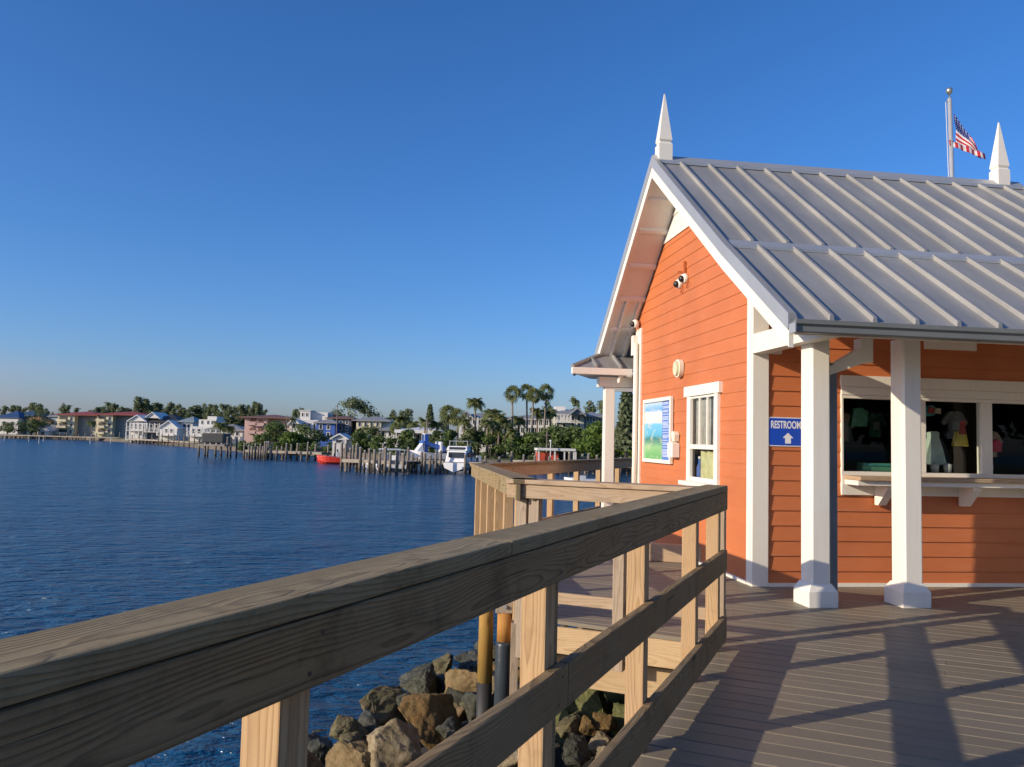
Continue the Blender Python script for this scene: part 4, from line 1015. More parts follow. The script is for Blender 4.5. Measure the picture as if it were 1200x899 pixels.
# treeline behind the houses
pr_ = [pine_tree(i+1, 9, 5.2) for i in range(4)]
for p_ in pr_: tag(p_, 'dark feathery pine like tree in the row behind the far shore houses', 'tree', 'pine trees behind the far houses')
k_ = 0; used = [False]*4
px = 103.0
spots = []
while px < 312:
    spots.append((px, 262+rnd.uniform(-8, 20), rnd.uniform(473, 483))); px += rnd.uniform(3.0, 5.2)
spots += [(x, 255, y) for x, y in ((160, 468), (168, 470), (72, 474), (78, 477), (36, 474), (44, 476), (52, 480), (27, 480), (14, 477), (4, 478), (-6, 476), (-18, 478), (-30, 474), (20, 478), (60, 484), (88, 480))]
spots += [(x, 210+rnd.uniform(-10, 25), y) for x, y in ((345, 482), (352, 481), (460, 482), (470, 484), (478, 482), (520, 484), (690, 472), (672, 470), (705, 473), (735, 470), (640, 472))]
for (px, Y, ty) in spots:
    i = k_ % 4; o = pr_[i] if not used[i] else copy_tree(pr_[i]); used[i] = True; k_ += 1
    hgt = zat(ty, px, Y)-GZ; sc = hgt/8.7
    o.location = (W(px, Y), Y, GZ); o.rotation_euler = (0, 0, rnd.uniform(0, 6.28)); wsc = sc*rnd.uniform(.85, 1.15); o.scale = (wsc, wsc, sc)
def tree_at(name, label, cat, group, px, Y, wpx, ytop, leaf, nleaf, seed, trunk=.25, zb=None, k=16, lsize=None):
    w_ = wpx*Y/FPX; zb = GZ if zb is None else zb; h = zat(ytop, px, Y)-zb
    t = make_tree(name, label, cat, group, w_*1.05, h, h*trunk, leaf, nleaf, lsize or max(.16, w_*.035), seed, k)
    t.location = (W(px, Y), Y, zb); return t
tree_at('broad_tree', 'big broad dark tree towering behind the blue house', 'tree', None, 411, 200, 42, 466, 'leaf_pine', 1500, 11, .3)
tree_at('broad_tree', 'lower dark tree behind the cream house right of the big broad tree', 'tree', None, 442, 200, 30, 478, 'leaf_pine', 900, 12, .2)
tree_at('broad_tree', 'dark tree at the far left behind the blue roofed houses', 'tree', None, 42, 232, 24, 473, 'leaf_dark', 800, 13, .2)
tree_at('shore_bush', 'big rounded dark bush in front of the orange roofed house at far left', 'bush', None, 36, 226, 30, 490, 'leaf_dark', 900, 14, .1)
tree_at('shore_bush', 'dark bush at the left picture edge behind the dock posts', 'bush', None, 8, 224, 26, 494, 'leaf_dark', 700, 15, .1)
tree_at('shore_bush', 'green leafy tree in front of the pink villa', 'tree', None, 322, 124, 38, 494, 'leaf_mid', 1300, 16, .2)
tree_at('shore_bush', 'dark rounded tree in front of the blue house', 'tree', None, 363, 122, 42, 498, 'leaf_dark', 1300, 17, .15)
tree_at('shore_bush', 'dark bush below the cream house', 'bush', None, 436, 112, 28, 497, 'leaf_dark', 800, 18, .1)
tree_at('shore_bush', 'light green low bush behind the red boat', 'bush', None, 448, 104, 34, 511, 'leaf_mid', 800, 19, .1)
for i, (px, Y, wpx, ty) in enumerate([(300, 121, 26, 517), (330, 119, 30, 516), (352, 118, 24, 518), (378, 117, 26, 516), (400, 115, 20, 517), (286, 124, 20, 516), (424, 110, 22, 512), (462, 100, 22, 512), (480, 97, 20, 514), (606, 91, 34, 509), (632, 90, 32, 512), (575, 92, 26, 510), (545, 93, 30, 507), (515, 95, 26, 506)]):
    tree_at('mangrove_bush', 'low green mangrove bush along the far waterline', 'bush', 'mangrove bushes along the far waterline', px, Y, wpx, ty, 'leaf_mid' if i % 2 else 'leaf_dark', 500, 40+i, .05, WATER_Z+.2, 9)
for a in ((648, 94, 62, 497, 'leaf_mid', 'wide olive green tree in front of the white condo', 1900), (615, 93, 40, 508, 'leaf_bright', 'small bright green tree left of the wide olive tree', 900), (676, 93, 36, 500, 'leaf_mid', 'round green tree in front of the grey condo', 1000),
          (704, 80, 52, 496, 'leaf_bright', 'bright green rounded tree left of the porch post', 2000), (745, 78, 50, 492, 'leaf_bright', 'bright green rounded tree right of the porch post', 2000), (727, 92, 40, 500, 'leaf_mid', 'darker green tree between the two bright rounded trees', 1000), (560, 97, 24, 503, 'leaf_dark', 'dark small tree behind the white cabin cruiser', 600)):
    tree_at('shore_tree', a[5], 'tree', None, a[0], a[1], a[2], a[3], a[4], a[6], int(a[0]), .22, GZ-.4, 18, .2)
for i, (px, Y, wpx, ty, lf, lb) in enumerate(((478, 101, 30, 503, 'leaf_mid', 'leafy green tree before the small white house and flat roof'), (508, 99, 24, 505, 'leaf_dark', 'dark leafy tree at the right end of the flat roofed house'), (528, 98, 26, 503, 'leaf_mid', 'green tree below the thick fan palm'), (585, 97, 34, 500, 'leaf_dark', 'dark green tree under the drooping feathery palm'), (604, 95, 28, 506, 'leaf_mid', 'green tree at the foot of the leftmost slender palm'), (421, 109, 24, 507, 'leaf_mid', 'green tree beside the white boat shelter'), (345, 119, 30, 505, 'leaf_bright', 'bright green tree between the villa and blue house'), (306, 120, 24, 509, 'leaf_mid', 'green bushy tree left in front of the pink villa'))):
    tree_at('shore_tree', lb, 'tree', None, px, Y, wpx, ty, lf, 900, 500+i, .15, GZ-.4, 16, .2)
for i, px in enumerate((790, 850, 920, 1000, 1090, 1180)):
    tree_at('shore_tree', 'green tree on the shore behind the pavilion', 'tree', 'trees hidden behind the pavilion', px, 82, 60, 490+rnd.uniform(-6, 6), 'leaf_mid', 900, 300+i, .2, GZ-.4, 14, .25)
def norfolk(px, Y, ytop, wpx, label):
    h = zat(ytop, px, Y)-GZ; w_ = wpx*Y/FPX; rr = random.Random(int(px)); root = empty('norfolk_pine', (W(px, Y), Y, GZ), 0, label, 'tree'); m = MB()
    n = 16
    for i in range(n):
        z = h*(.22+.76*i/(n-1)); rad = w_*.5*(1-i/n)**.8+.15
        for q in range(7):
            a = q*.9+i*.5; cl = [(rad*t*math.cos(a), rad*t*math.sin(a), z-.05*t, rad*.2+.08, rad*.2+.08, .2) for t in (.35, .65, .9)]
            s_ = leaf_cloud(cl, 30, .2, rr); o_ = len(m.v); m.v += s_.v; m.f += [[o_+k for k in f] for f in s_.f]; m.mi += s_.mi
    m.build('crown', MT['leaf_pine'], root)
    m = MB(); m.tube([(0, 0, -.2), (0, 0, h*.98)], [.16, .03], 7); m.build('trunk', MT['bark'], root, True)
norfolk(734, 72, 446, 24, 'tiered dark norfolk pine seen between the porch post and the gable'); norfolk(503, 140, 474, 13, 'small dark norfolk pine among the palms far behind the blue boat')
def palm_mesh(kind, seed, h, spread):
    rr = random.Random(seed); root = empty('coconut_palm' if kind == 'coco' else 'fan_palm', (0, 0, 0))
    lean = rr.uniform(-.05, .05)*h
    m = MB(); m.tube([(0, 0, -.3), (lean*.3, 0, h*.4), (lean, 0, h)], [.17 if kind == 'coco' else .15, .12, .10], 8); m.build('trunk', MT['trunk'], root, True)
    m = MB(); top = Vector((lean, 0, h))
    if kind == 'coco':
        for i in range(34):
            a = i*2.399+rr.uniform(-.2, .2); el = rr.uniform(-.35, 1.15); L = spread*rr.uniform(.8, 1.1)
            prev = None; seg = 9
            dirh = Vector((math.cos(a), math.sin(a), 0)); side = Vector((-math.sin(a), math.cos(a), 0))
            for k in range(seg+1):
                t = k/seg; ang = el - t*t*1.5 - .25*t
                p = top + dirh*(L*t*math.cos(el*.6)*(1-.18*t)) + Vector((0, 0, L*(math.sin(el)*t - .62*t*t)))
                if prev is not None:
                    wv = spread*.24*math.sin(math.pi*min(1, .12+t*.9))+.03
                    for sd in (-1, 1):
                        for dz in (.25, .75):
                            q = (prev+p)*.5 + side*sd*wv + Vector((0, 0, -wv*dz)) + (p-prev)*(.5+dz*.4)
                            m.poly([prev, p, q])
                prev = p
    else:
        for i in range(70):
            a = rr.uniform(0, 6.28); el = rr.uniform(-1.2, 1.5); L = spread*rr.uniform(.45, .66)
            d_ = Vector((math.cos(a)*math.cos(el), math.sin(a)*math.cos(el), math.sin(el))); base = top+d_*L*.6
            u = d_.orthogonal().normalized(); u = Matrix.Rotation(rr.uniform(0, 6.28), 3, d_) @ u; v = d_.cross(u)
            for q in range(7):
                b_ = (q-3)*.42; e1 = d_*math.cos(b_)+u*math.sin(b_)
                m.poly([base, base+e1*L*.75+u*L*.08, base+e1*L*.95+Vector((0, 0, -L*.2)), base+e1*L*.72-u*L*.10])
        if True:
            for i in range(14):   # dead skirt
                a = rr.uniform(0, 6.28); p = top+Vector((.25*math.cos(a), .25*math.sin(a), -.3)); m.poly([top, p, p+Vector((.1, .1, -.5))])
    m.build('crown', MT['leaf_palm'], root); return root
PALMS = [ # px, Y, ytop, spread px, kind, label
 (601, 97, 453, 20, 'fan', 'tall slender fan palm left of the pair before the white condo'), (618, 98, 451, 20, 'fan', 'tallest slender fan palm of the pair before the white condo'), (623, 96, 455, 18, 'fan', 'slender fan palm right behind the tallest one'), (637, 97, 451, 20, 'fan', 'tall slender fan palm rightmost before the white condo'),
 (557, 100, 462, 26, 'coco', 'tall feathery palm standing above the white house'), (577, 96, 474, 30, 'coco', 'wide feathery palm right of the tall one at the white house'), (571, 93, 487, 24, 'coco', 'low feathery palm below the wide palm'), (592, 94, 487, 30, 'coco', 'drooping feathery palm with many fronds beside the fan palms'), (525, 104, 476, 22, 'fan', 'thick fan palm left of the white house'), (536, 103, 480, 20, 'fan', 'smaller fan palm next to the thick one'),
 (630, 102, 474, 24, 'coco', 'feathery palm tucked behind the fan palm pair'), (646, 103, 475, 22, 'coco', 'feathery palm in front of the grey condo edge'), (467, 118, 483, 26, 'coco', 'wide dark palm behind the small white house'), (484, 116, 490, 20, 'coco', 'small dark palm over the flat white roof'), (550, 96, 498, 20, 'coco', 'low bushy palm behind the cabin cruiser'),
 (258, 150, 490, 22, 'coco', 'feathery palm in front of the pale houses left of the pink villa'), (268, 150, 496, 16, 'coco', 'smaller palm beside the pale grey roof'), (353, 140, 494, 16, 'coco', 'small palm in front of the white tower house'), (107, 226, 491, 13, 'coco', 'little palm before the grey side of the condominium'), (341, 138, 488, 10, 'coco', 'thin palm between the pink villa and tower house'), (421, 118, 499, 16, 'coco', 'ragged palm below the big broad tree'), (497, 102, 486, 22, 'coco', 'feathery palm behind the blue boat'), (512, 103, 490, 20, 'coco', 'feathery palm between the blue boat and the thick fan palm'), (584, 94, 480, 28, 'coco', 'full feathery palm left of the slender fan palms'), (543, 100, 486, 24, 'coco', 'feathery palm before the columns of the white house'), (609, 99, 484, 24, 'coco', 'feathery palm between the slender fan palm trunks'),
 (463, 108, 495, 16, 'fan', 'fan palm in front of the small white house'), (600, 92, 500, 18, 'coco', 'young palm at the foot of the slender fan palms')]
for i, (px, Y, ty, sp_, kd, lb) in enumerate(PALMS):
    h = zat(ty, px, Y)-GZ; sp_m = sp_*Y/FPX*.62
    o = palm_mesh(kd, i+3, h-(sp_m*.55 if kd == 'coco' else sp_m*.7), sp_m); o.location = (W(px, Y), Y, GZ); tag(o, lb, 'palm')

# ------------------------------------------------------------------ houses along the far shore
HM = {k: plain('house_'+k, c, .7, .08, .4) for k, c in dict(white=(.66, .64, .58), cream=(.66, .58, .38), grey=(.26, .27, .25), bluegrey=(.20, .24, .28), pink=(.52, .34, .29), blue=(.04, .11, .38), dark=(.06, .06, .055), darkgrey=(.13, .13, .14), tealwall=(.32, .42, .42), lime=(.45, .44, .36)).items()}
RM = {k: plain('roof_'+k, c, .6, .15, .6) for k, c in dict(red=(.30, .06, .035), black=(.035, .035, .04), brown=(.18, .085, .055), grey=(.27, .27, .26), blue=(.03, .075, .17), orange=(.42, .17, .06), white=(.7, .7, .68), teal=(.26, .31, .31)).items()}
WINM = NB('house_glass'); WINM.color((.035, .045, .055)); WINM.rough(.12); WINM = WINM.m
class House:
    def __init__(s, name, label, pxc, Y, yaw=0, cat='house'):
        s.Y, s.pxc = Y, pxc; s.k = Y/FPX
        s.r = empty(name, (W(pxc, Y), Y, GZ), R(yaw), label, cat)
    def X(s, px): return (px-s.pxc)*s.k
    def Z(s, py): return zat(py, s.pxc, s.Y)-GZ
    def wall(s, p0, p1, y0, y1, mat, dep=8, off=0, name='wall'):
        s.last = (p0, p1, off)
        return boxo(name, s.X(p0), s.X(p1), off, off+dep, (s.Z(y1) if y1 else -.8), s.Z(y0), HM[mat], s.r)
    def win(s, p0, p1, y0, y1, off=0, frame='white', name='window', fr=True):
        x0, x1, z0, z1 = s.X(p0), s.X(p1), s.Z(y1), s.Z(y0)
        if not fr: return boxo(name, x0, x1, off-.05, off+.05, z0, z1, WINM, s.r)
        t = .10; m = MB(); m.box(x0-t, x1+t, off-.05, off-.001, z1, z1+t); m.box(x0-t, x1+t, off-.05, off-.001, z0-t, z0); m.box(x0-t, x0, off-.05, off-.001, z0, z1); m.box(x1, x1+t, off-.05, off-.001, z0, z1)
        f = m.build(name, HM[frame], s.r)
        boxo('pane', x0, x1, off-.03, off-.002, z0, z1, WINM, f); return f
    def hip(s, p0, p1, ye, yr, mat, dep=8, off=0, ov=.5, inset=None):
        x0, x1 = s.X(p0)-ov, s.X(p1)+ov; z0, z1 = s.Z(ye), s.Z(yr); y0, y1 = off-ov, off+dep+ov; ins = (dep/2+ov) if inset is None else inset
        ins = min(ins, (x1-x0)/2-.05); yc = (y0+y1)/2; m = MB(); b = 0
        m.v = [(x0, y0, z0), (x1, y0, z0), (x1, y1, z0), (x0, y1, z0), (x0+ins, yc, z1), (x1-ins, yc, z1), (x0, y0, z0-.18), (x1, y0, z0-.18), (x1, y1, z0-.18), (x0, y1, z0-.18)]
        m.f = [[0, 1, 5, 4], [1, 2, 5], [2, 3, 4, 5], [3, 0, 4], [6, 7, 1, 0], [7, 8, 2, 1], [8, 9, 3, 2], [9, 6, 0, 3], [9, 8, 7, 6]]; m.mi = [0]*9
        return m.build('roof', RM[mat], s.r)
    def gable_front(s, p0, p1, ye, yr, mat, wallmat, dep=8, off=0, ov=.35):
        """gable end facing the water"""
        x0, x1 = s.X(p0), s.X(p1); xc = (x0+x1)/2; z0, z1 = s.Z(ye), s.Z(yr); m = MB()
        m.prism([(x0, z0), (x1, z0), (xc, z1-.1)], 'y', off+.02, off+dep); m.build('gable_wall', HM[wallmat], s.r)
        m = MB(); k = (z1-z0)/(xc-x0); m.prism([(x0-ov, z0-ov*k+.02), (xc, z1), (x1+ov, z0-ov*k+.02), (x1+ov, z0-ov*k+.2), (xc, z1+.2), (x0-ov, z0-ov*k+.2)], 'y', off-ov, off+dep+ov)
        return m.build('roof', RM[mat], s.r)
    def porch(s, p0, p1, yfl, ytop, n, off=-1.8, mat='white'):
        """balcony slab, posts and rail at one storey"""
        x0, x1, z0, z1 = s.X(p0), s.X(p1), s.Z(yfl), s.Z(ytop)
        sl_ = boxo('balcony', x0, x1, off, 0-.01, z0-.15, z0, HM[mat], s.r)
        m = MB(); m.box(x0, x1, off, off+.05, z0+.9, z0+.98)
        q = x0
        while q < x1: m.box(q, q+.05, off+.005, off+.045, z0, z0+.9); q += .28
        m.build('railing', HM[mat], sl_).location = -sl_.location
        for i in range(n):
            x = x0+(x1-x0-.2)*i/max(1, n-1); boxo('post', x, x+.2, off+.0, off+.2, z0+.002, z1, HM[mat], s.r)

h = House('low_house', 'low white walled house with a blue metal roof at the far left picture edge', 10, 236)
h.wall(-4, 20, 490, None, 'white'); h.hip(-4, 20, 489, 481, 'blue', 9); h.win(2, 5, 494, 500); h.win(12, 15, 494, 500)
h = House('low_house', 'blue metal roofed house second from the far left', 28, 240)
h.wall(19, 38, 489, None, 'tealwall'); h.hip(19, 37, 487, 480, 'blue', 9); h.win(23, 26, 492, 498); h.win(31, 34, 492, 498)
h = House('small_house', 'small house with an orange roof behind the rounded bush', 38, 238); h.wall(31, 46, 493, None, 'cream'); h.hip(30, 46, 492, 487, 'orange', 6); h.win(36, 39, 495, 499)
h = House('boathouse', 'tiny white gabled boathouse on the shore at the left', 50, 228); h.wall(44, 56, 504, None, 'white', 5); h.gable_front(44, 56, 504, 498, 'white', 'white', 5); h.win(48, 52, 506, 511)
h = House('small_house', 'pale grey house squeezed left of the first condominium', 61, 244); h.wall(56, 66, 489, None, 'tealwall'); h.hip(56, 66, 488, 484, 'grey', 6); h.win(59, 62, 494, 499)
for (p0, pm, p1, lb) in ((66, 86, 111, 'first cream condominium with red tiled roof from the left'), (112, 131, 168, 'second cream condominium with red tiled roof and longer grey side')):
    h = House('condominium', lb, (p0+p1)/2, 232, 0, 'building')
    h.wall(p0, pm, 486, None, 'cream', 12); h.wall(pm+.05, p1, 487, None, 'grey', 14, 2, 'side_wall'); h.hip(p0, p1, 486, 481, 'red', 15, 0, .8)
    for i, y in enumerate((488.5, 496, 503.5)):
        boxo('recess_shade', h.X(p0+2.5), h.X(pm-8), -.04, .02, h.Z(y+5), h.Z(y), HM['dark'], h.r)  # flat dark plate painting the shade inside the balcony opening
        boxo('balcony', h.X(p0+1.5), h.X(pm-7), -1.4, -.045, h.Z(y+6), h.Z(y+3.4), HM['cream'], h.r)
        h.win(pm-5, pm-2, y+.5, y+4.5)
    for i, y in enumerate((491, 498, 505)):
        for q in (.3, .7): h.win(pm+(p1-pm)*q-1, pm+(p1-pm)*q+1, y, y+3.2, 2)
h = House('porch_house', 'white two storey porch house with black roof on the left shore', 180, 200)
h.wall(151, 172, 496, None, 'white'); h.wall(172.05, 208, 494, None, 'darkgrey', 9, .4); h.hip(172, 208, 494, 484.5, 'black', 10, .4, .6); h.gable_front(150, 170, 494, 487.5, 'white', 'white', 6, -.2); h.gable_front(168, 184, 490, 483.5, 'white', 'white', 7, .6)
h.porch(151, 171, 505, 496, 5); h.porch(172, 190, 506, 496, 4); h.porch(151, 171, 516, 506, 5)
for a in (153, 158, 163, 168): h.win(a-1.2, a+1.2, 497.5, 503, 0)
for a in (176, 182, 195, 203): h.win(a-1.2, a+1.2, 497.5, 503, .4)
h = House('white_cottage', 'bright white gabled cottage in front of the black roofed porch house', 197, 186); h.wall(187, 207, 501, None, 'white', 7); h.gable_front(187, 207, 501, 493.5, 'white', 'white', 7); h.win(193, 196, 503, 507); h.win(199, 202, 503, 507); h.porch(187, 207, 510, 503, 4)
h = House('small_house', 'small house with pale teal roof right of the porch house', 217, 190); h.wall(211, 225, 494, None, 'white', 7); h.hip(210, 225, 494, 487.5, 'teal', 8); h.win(214, 217, 497, 501); h.win(219, 222, 497, 501)
h = House('modern_house', 'stepped white modern house with a roof terrace left of the palms', 238, 175); h.wall(222, 252, 500, None, 'white', 8); h.wall(229, 249, 491.5, 499.9, 'white', 6, 1.5); h.wall(238, 249, 487.5, 491.4, 'white', 4, 2)
for a in (226, 233, 240, 247): h.win(a-1.4, a+1.4, 503, 508)
for a in (233, 240, 245): h.win(a-1, a+1, 493, 497, 1.5)
h.porch(222, 240, 511, 501, 4)
h = House('grey_roof_house', 'white house with wide pale grey roof behind the palms', 262, 160); h.wall(243, 284, 504, None, 'white', 8); h.hip(242, 284, 503.5, 496.5, 'grey', 9)
for a in (248, 255, 263, 271, 278): h.win(a-1.6, a+1.6, 506, 510)
h.porch(243, 270, 513, 504, 5)
h = House('villa', 'pink three storey villa with arched loggias and brown tiled roof', 306, 150); h.wall(286, 312, 489, None, 'pink', 9); h.wall(312.05, 338, 490, None, 'pink', 9, 1.5); h.hip(285, 340, 489, 484.8, 'brown', 10, 0, .8)
for (p0, p1, y0, y1) in ((292, 299.5, 490.5, 497), (292, 299.5, 501, 507), (302, 308, 492, 498), (302, 308, 501, 508)):
    x0, x1, z0, z1 = h.X(p0), h.X(p1), h.Z(y1), h.Z(y0); rr_ = (x1-x0)/2; m = MB()
    m.prism([(x0, z0), (x1, z0)]+[((x0+x1)/2+rr_*math.cos(R(a)), z1-rr_*.6+rr_*.6*math.sin(R(a))) for a in range(0, 181, 20)], 'y', -.05, .02); m.build('arch_opening', RM['brown'], h.r)
    boxo('balcony', x0-.3, x1+.3, -.7, -.055, z0-.25, z0+.35, HM['pink'], h.r)
for a in (318, 325, 332): h.win(a-1.3, a+1.3, 493, 498, 1.5); h.win(a-1.3, a+1.3, 502, 507, 1.5)
h = House('tower_house', 'white house with a square roof tower left of the blue house', 360, 150); h.wall(339, 372, 492, None, 'white', 9); h.wall(349, 361, 481.2, 491.9, 'white', 4, 1); h.wall(361.1, 380, 482.5, 491.9, 'white', 6, 2, 'terrace_wall'); h.gable_front(341, 352, 497, 491.8, 'white', 'white', 3, -1.5)
boxo('parapet', h.X(348), h.X(362), .8, 5.2, h.Z(481.2), h.Z(480.4), HM['white'], h.r)
for a in (352, 357): h.win(a-1, a+1, 484, 488, 1)
for a in (344, 356, 362, 368): h.win(a-1.2, a+1.2, 496, 502)
h = House('blue_house', 'deep blue house beside the white tower house', 381, 146); h.wall(370, 392, 495, None, 'blue', 8); h.hip(370, 392, 495, 490, 'grey', 8); h.win(374, 377, 498, 503); h.win(383, 386, 498, 503); h.win(374, 377, 507, 511); h.win(383, 386, 507, 511)
h = House('dark_house', 'dark grey tall house right of the blue house', 401, 150); h.wall(388, 411, 490, None, 'darkgrey', 9); h.hip(384, 411, 490, 486.5, 'brown', 9)
for y in (493, 500, 507):
    for a in (392, 399, 406): h.win(a-1.2, a+1.2, y, y+4)
boxo('chimney', h.X(384.5), h.X(388), 3, 4.5, h.Z(491), h.Z(485), RM['brown'], h.r)
h = House('boathouse', 'small white gabled boat shelter behind the red boat', 398, 112); h.wall(390, 406, 514, None, 'white', 4); h.gable_front(390, 406, 514, 509.5, 'white', 'white', 4); h.win(394, 402, 515.5, 519)
h = House('cream_house', 'cream house with a pale grey hipped roof under the big tree', 434, 150); h.wall(417, 446, 492.5, None, 'cream', 9); h.hip(415, 455, 492.5, 487, 'grey', 10); h.wall(446.05, 455, 494, None, 'white', 8, 1)
for a in (421, 428, 435, 442): h.win(a-1.4, a+1.4, 495, 500)
h = House('small_house', 'small white house with grey roof among palms and bushes', 457, 124); h.wall(444, 472, 504, None, 'white', 7); h.hip(443, 473, 503.5, 498.5, 'grey', 8)
for a in (449, 457, 465): h.win(a-1.6, a+1.6, 506, 511)
h = House('flat_house', 'low house with a wide white flat roof left of the blue boat', 494, 105); h.wall(468, 518, 508, None, 'grey', 8); boxo('roof', h.X(464), h.X(520), -1.5, 9, h.Z(508), h.Z(504.2), RM['white'], h.r)
h.hip(472, 514, 504, 499.5, 'white', 7, .5)
for a in (473, 481, 490, 500, 510): h.win(a-2, a+2, 510, 516)
for a in (466, 486, 517): boxo('post', h.X(a)-.08, h.X(a)+.08, -1.4, -1.24, -.5, h.Z(508), HM['white'], h.r)
h = House('white_house', 'tall white columned house behind the feathery palms', 556, 118); h.wall(538, 582, 489, None, 'white', 9); h.hip(537, 584, 489, 482.5, 'grey', 10, 0, .7); h.gable_front(541, 552, 489, 484, 'grey', 'white', 4, -1.2)
for y in (491, 501, 511):
    for a in (542, 548, 554, 561, 568, 575): h.win(a-1.5, a+1.5, y, y+5.5)
h.porch(540, 580, 499, 489.5, 7); h.porch(540, 580, 510, 500, 7)
h = House('condominium', 'white balconied condominium behind the slender fan palms', 622, 118, 0, 'building'); h.wall(594, 652, 490, None, 'white', 10); h.hip(594, 652, 490, 484.5, 'grey', 11)
for y in (492, 501, 510):
    for a in (598, 605, 612, 619, 626, 633, 640, 647): h.win(a-2, a+2, y, y+6)
h.porch(594, 652, 499.5, 491, 9); h.porch(594, 652, 509, 500.5, 9); h.porch(594, 652, 519, 510, 9)
h = House('condominium', 'blue grey condominium with several grey gabled roofs behind the green trees', 680, 112, 0, 'building'); h.wall(650, 684, 485, None, 'lime', 10); h.wall(684.05, 708, 487, None, 'bluegrey', 10, 1.5); h.hip(648, 685, 485, 478.5, 'grey', 11); h.hip(684, 712, 487, 480.5, 'grey', 11, 1.5); h.gable_front(668, 682, 486, 480, 'grey', 'bluegrey', 4, -1.5); h.wall(652, 664, 475.5, 482, 'white', 3, 4, 'stair_tower')
for y in (488, 496, 504):
    for a in (654, 661, 671, 678, ): h.win(a-1.5, a+1.5, y, y+5, -.0)
    for a in (690, 697, 704): h.win(a-1.2, a+1.2, y+1, y+5, 1.5)
h.porch(651, 668, 495, 486.5, 5)

# ------------------------------------------------------------------ docks, pilings, boat lifts
def dock(name, label, px0, Y0, px1, Y1, width, z=-.55, npx=0):
    a = Vector((W(px0, Y0), Y0, 0)); b = Vector((W(px1, Y1), Y1, 0)); L = (b-a).length
    r = empty(name, (a.x, a.y, z), math.atan2(b.y-a.y, b.x-a.x), label, 'dock')
    m = MB(); q = 0.0
    while q < L: m.box(q, min(L, q+.28), 0, width, -.05, 0); q += .30
    m.build('planks', MT['dockwood'], r)
    m = MB(); m.box(0, L, -.05, -.005, -.28, -.0); m.build('stringer', MT['dockwood'], r)
    m = MB(); m.box(0, L, width+.005, width+.05, -.28, 0); m.build('stringer', MT['dockwood'], r)
    q = .3
    while q < L:
        for y in (.18, width-.18):
            p_ = MB(); p_.tube([(q, y, -1.6), (q, y, -.28)], .12, 8); p_.build('support_post', MT['farpile'], r)
        q += 2.6
    return r
dock('dock', 'long low wooden dock in front of the pink villa', 286, 97, 378, 93, 1.8)
dock('dock', 'wooden dock reaching out to the right of the red boat', 402, 69, 478, 66, 2.0)
dock('dock', 'wooden dock running in front of the blue boat and white cruiser', 476, 71, 566, 69, 1.8)
dock('dock', 'low dock along the left shore before the condominiums', -20, 220, 140, 214, 2.0)
dock('dock', 'dock in front of the white cottages on the left shore', 150, 196, 232, 160, 2.0)
dock('dock', 'dock on the shore behind the far platform railing', 600, 80, 760, 72, 2.0)
# every piling is a thing of its own
pil = empty('mooring_piling', (0, 0, 0)); m = MB(); m.tube([(0, 0, 0), (.02, 0, 3.0)], [.125, .11], 10); m.build('shaft', MT['farpile'], pil, True)
m = MB(); m.tube([(0, 0, -.6), (0, 0, .45)], [.133, .131], 10); m.build('wet_foot', MT['pile_wet'], pil, True)
m = MB(); m.lathe([(.115, 3.0), (.11, 3.04), (.01, 3.12)], 10, (.02, 0, 0)); m.build('cap', HM['lime'], pil)
first = [True]
def piling(px, Y, ytop, label, group):
    o = pil if first[0] else copy_tree(pil); first[0] = False
    o.location = (W(px, Y), Y, WATER_Z); top = zat(ytop, px, Y)-WATER_Z; o.scale = (1, 1, top/3.1); o.rotation_euler = (rnd.uniform(-.02, .02), rnd.uniform(-.02, .02), rnd.uniform(0, 6)); tag(o, label, 'piling', group)
GA = ('wooden mooring piling of the boat lift and dock before the pale houses', 'pilings before the pale houses')
for px in (234, 241, 244, 253.5, 260, 267, 271, 278): piling(px, 98+rnd.uniform(-2, 2), 513+rnd.uniform(-2, 2), *GA)
GB = ('weathered piling in the row in front of the pink villa dock', 'pilings before the pink villa')
for px in (287, 293, 296, 300, 303, 306, 309, 311, 313.5, 315, 319, 325, 331, 336, 342, 349, 361, 370.5): piling(px, 95+rnd.uniform(-2.5, 2.5), 520+rnd.uniform(-3, 3.5), *GB)
GC = ('weathered piling in the cluster around the dock right of the red boat', 'pilings right of the red boat')
for px, Y in ((401.5, 70), (404, 84), (406, 70), (411, 71), (415, 80), (419, 69), (423, 68), (428, 68), (434, 67), (440, 66), (446, 66), (452.5, 63.5), (458, 66), (466, 64), (474, 66), (449, 80), (420, 94), (385, 94), (393, 95)):
    piling(px, Y, 522+rnd.uniform(-4, 5)+(5 if Y < 69 else 0), *GC)
GD = ('weathered piling beside the dock of the blue boat and white cruiser', 'pilings by the blue boat')
for px, Y in ((479, 70), (484, 69), (489, 68), (495, 69), (499, 67), (505, 70), (512, 68), (517, 69), (525, 70), (534, 70), (546, 68), (552, 71), (560, 72), (570, 74), (586, 76), (465, 82), (472, 84)):
    piling(px, Y, 531+rnd.uniform(-8, 5), *GD)
GE = ('thin piling along the docks of the far left shore', 'pilings along the far left shore')
for px in [4, 9, 14, 19, 24, 70, 78, 85, 92, 100, 107, 113, 120, 127, 133, 140, 147, 155, 163, 170, 178, 186, 190, 197, 204, 210, 216, 222, 228]: 
    Y = 222 if px < 150 else 196-(px-150)*.5; piling(px, Y, 508+rnd.uniform(-2, 2)+(2 if px > 150 else 0), *GE)
GF = ('piling standing in the water beyond the far platform railing', 'pilings beyond the platform railing')
for px in (600, 614, 628, 644, 655, 668, 690, 700, 728, 736): piling(px, 74+rnd.uniform(-3, 3), 533+rnd.uniform(-4, 4), *GF)
MK = ('thin white marker pole standing in the open water on the left', 'marker poles on the left')
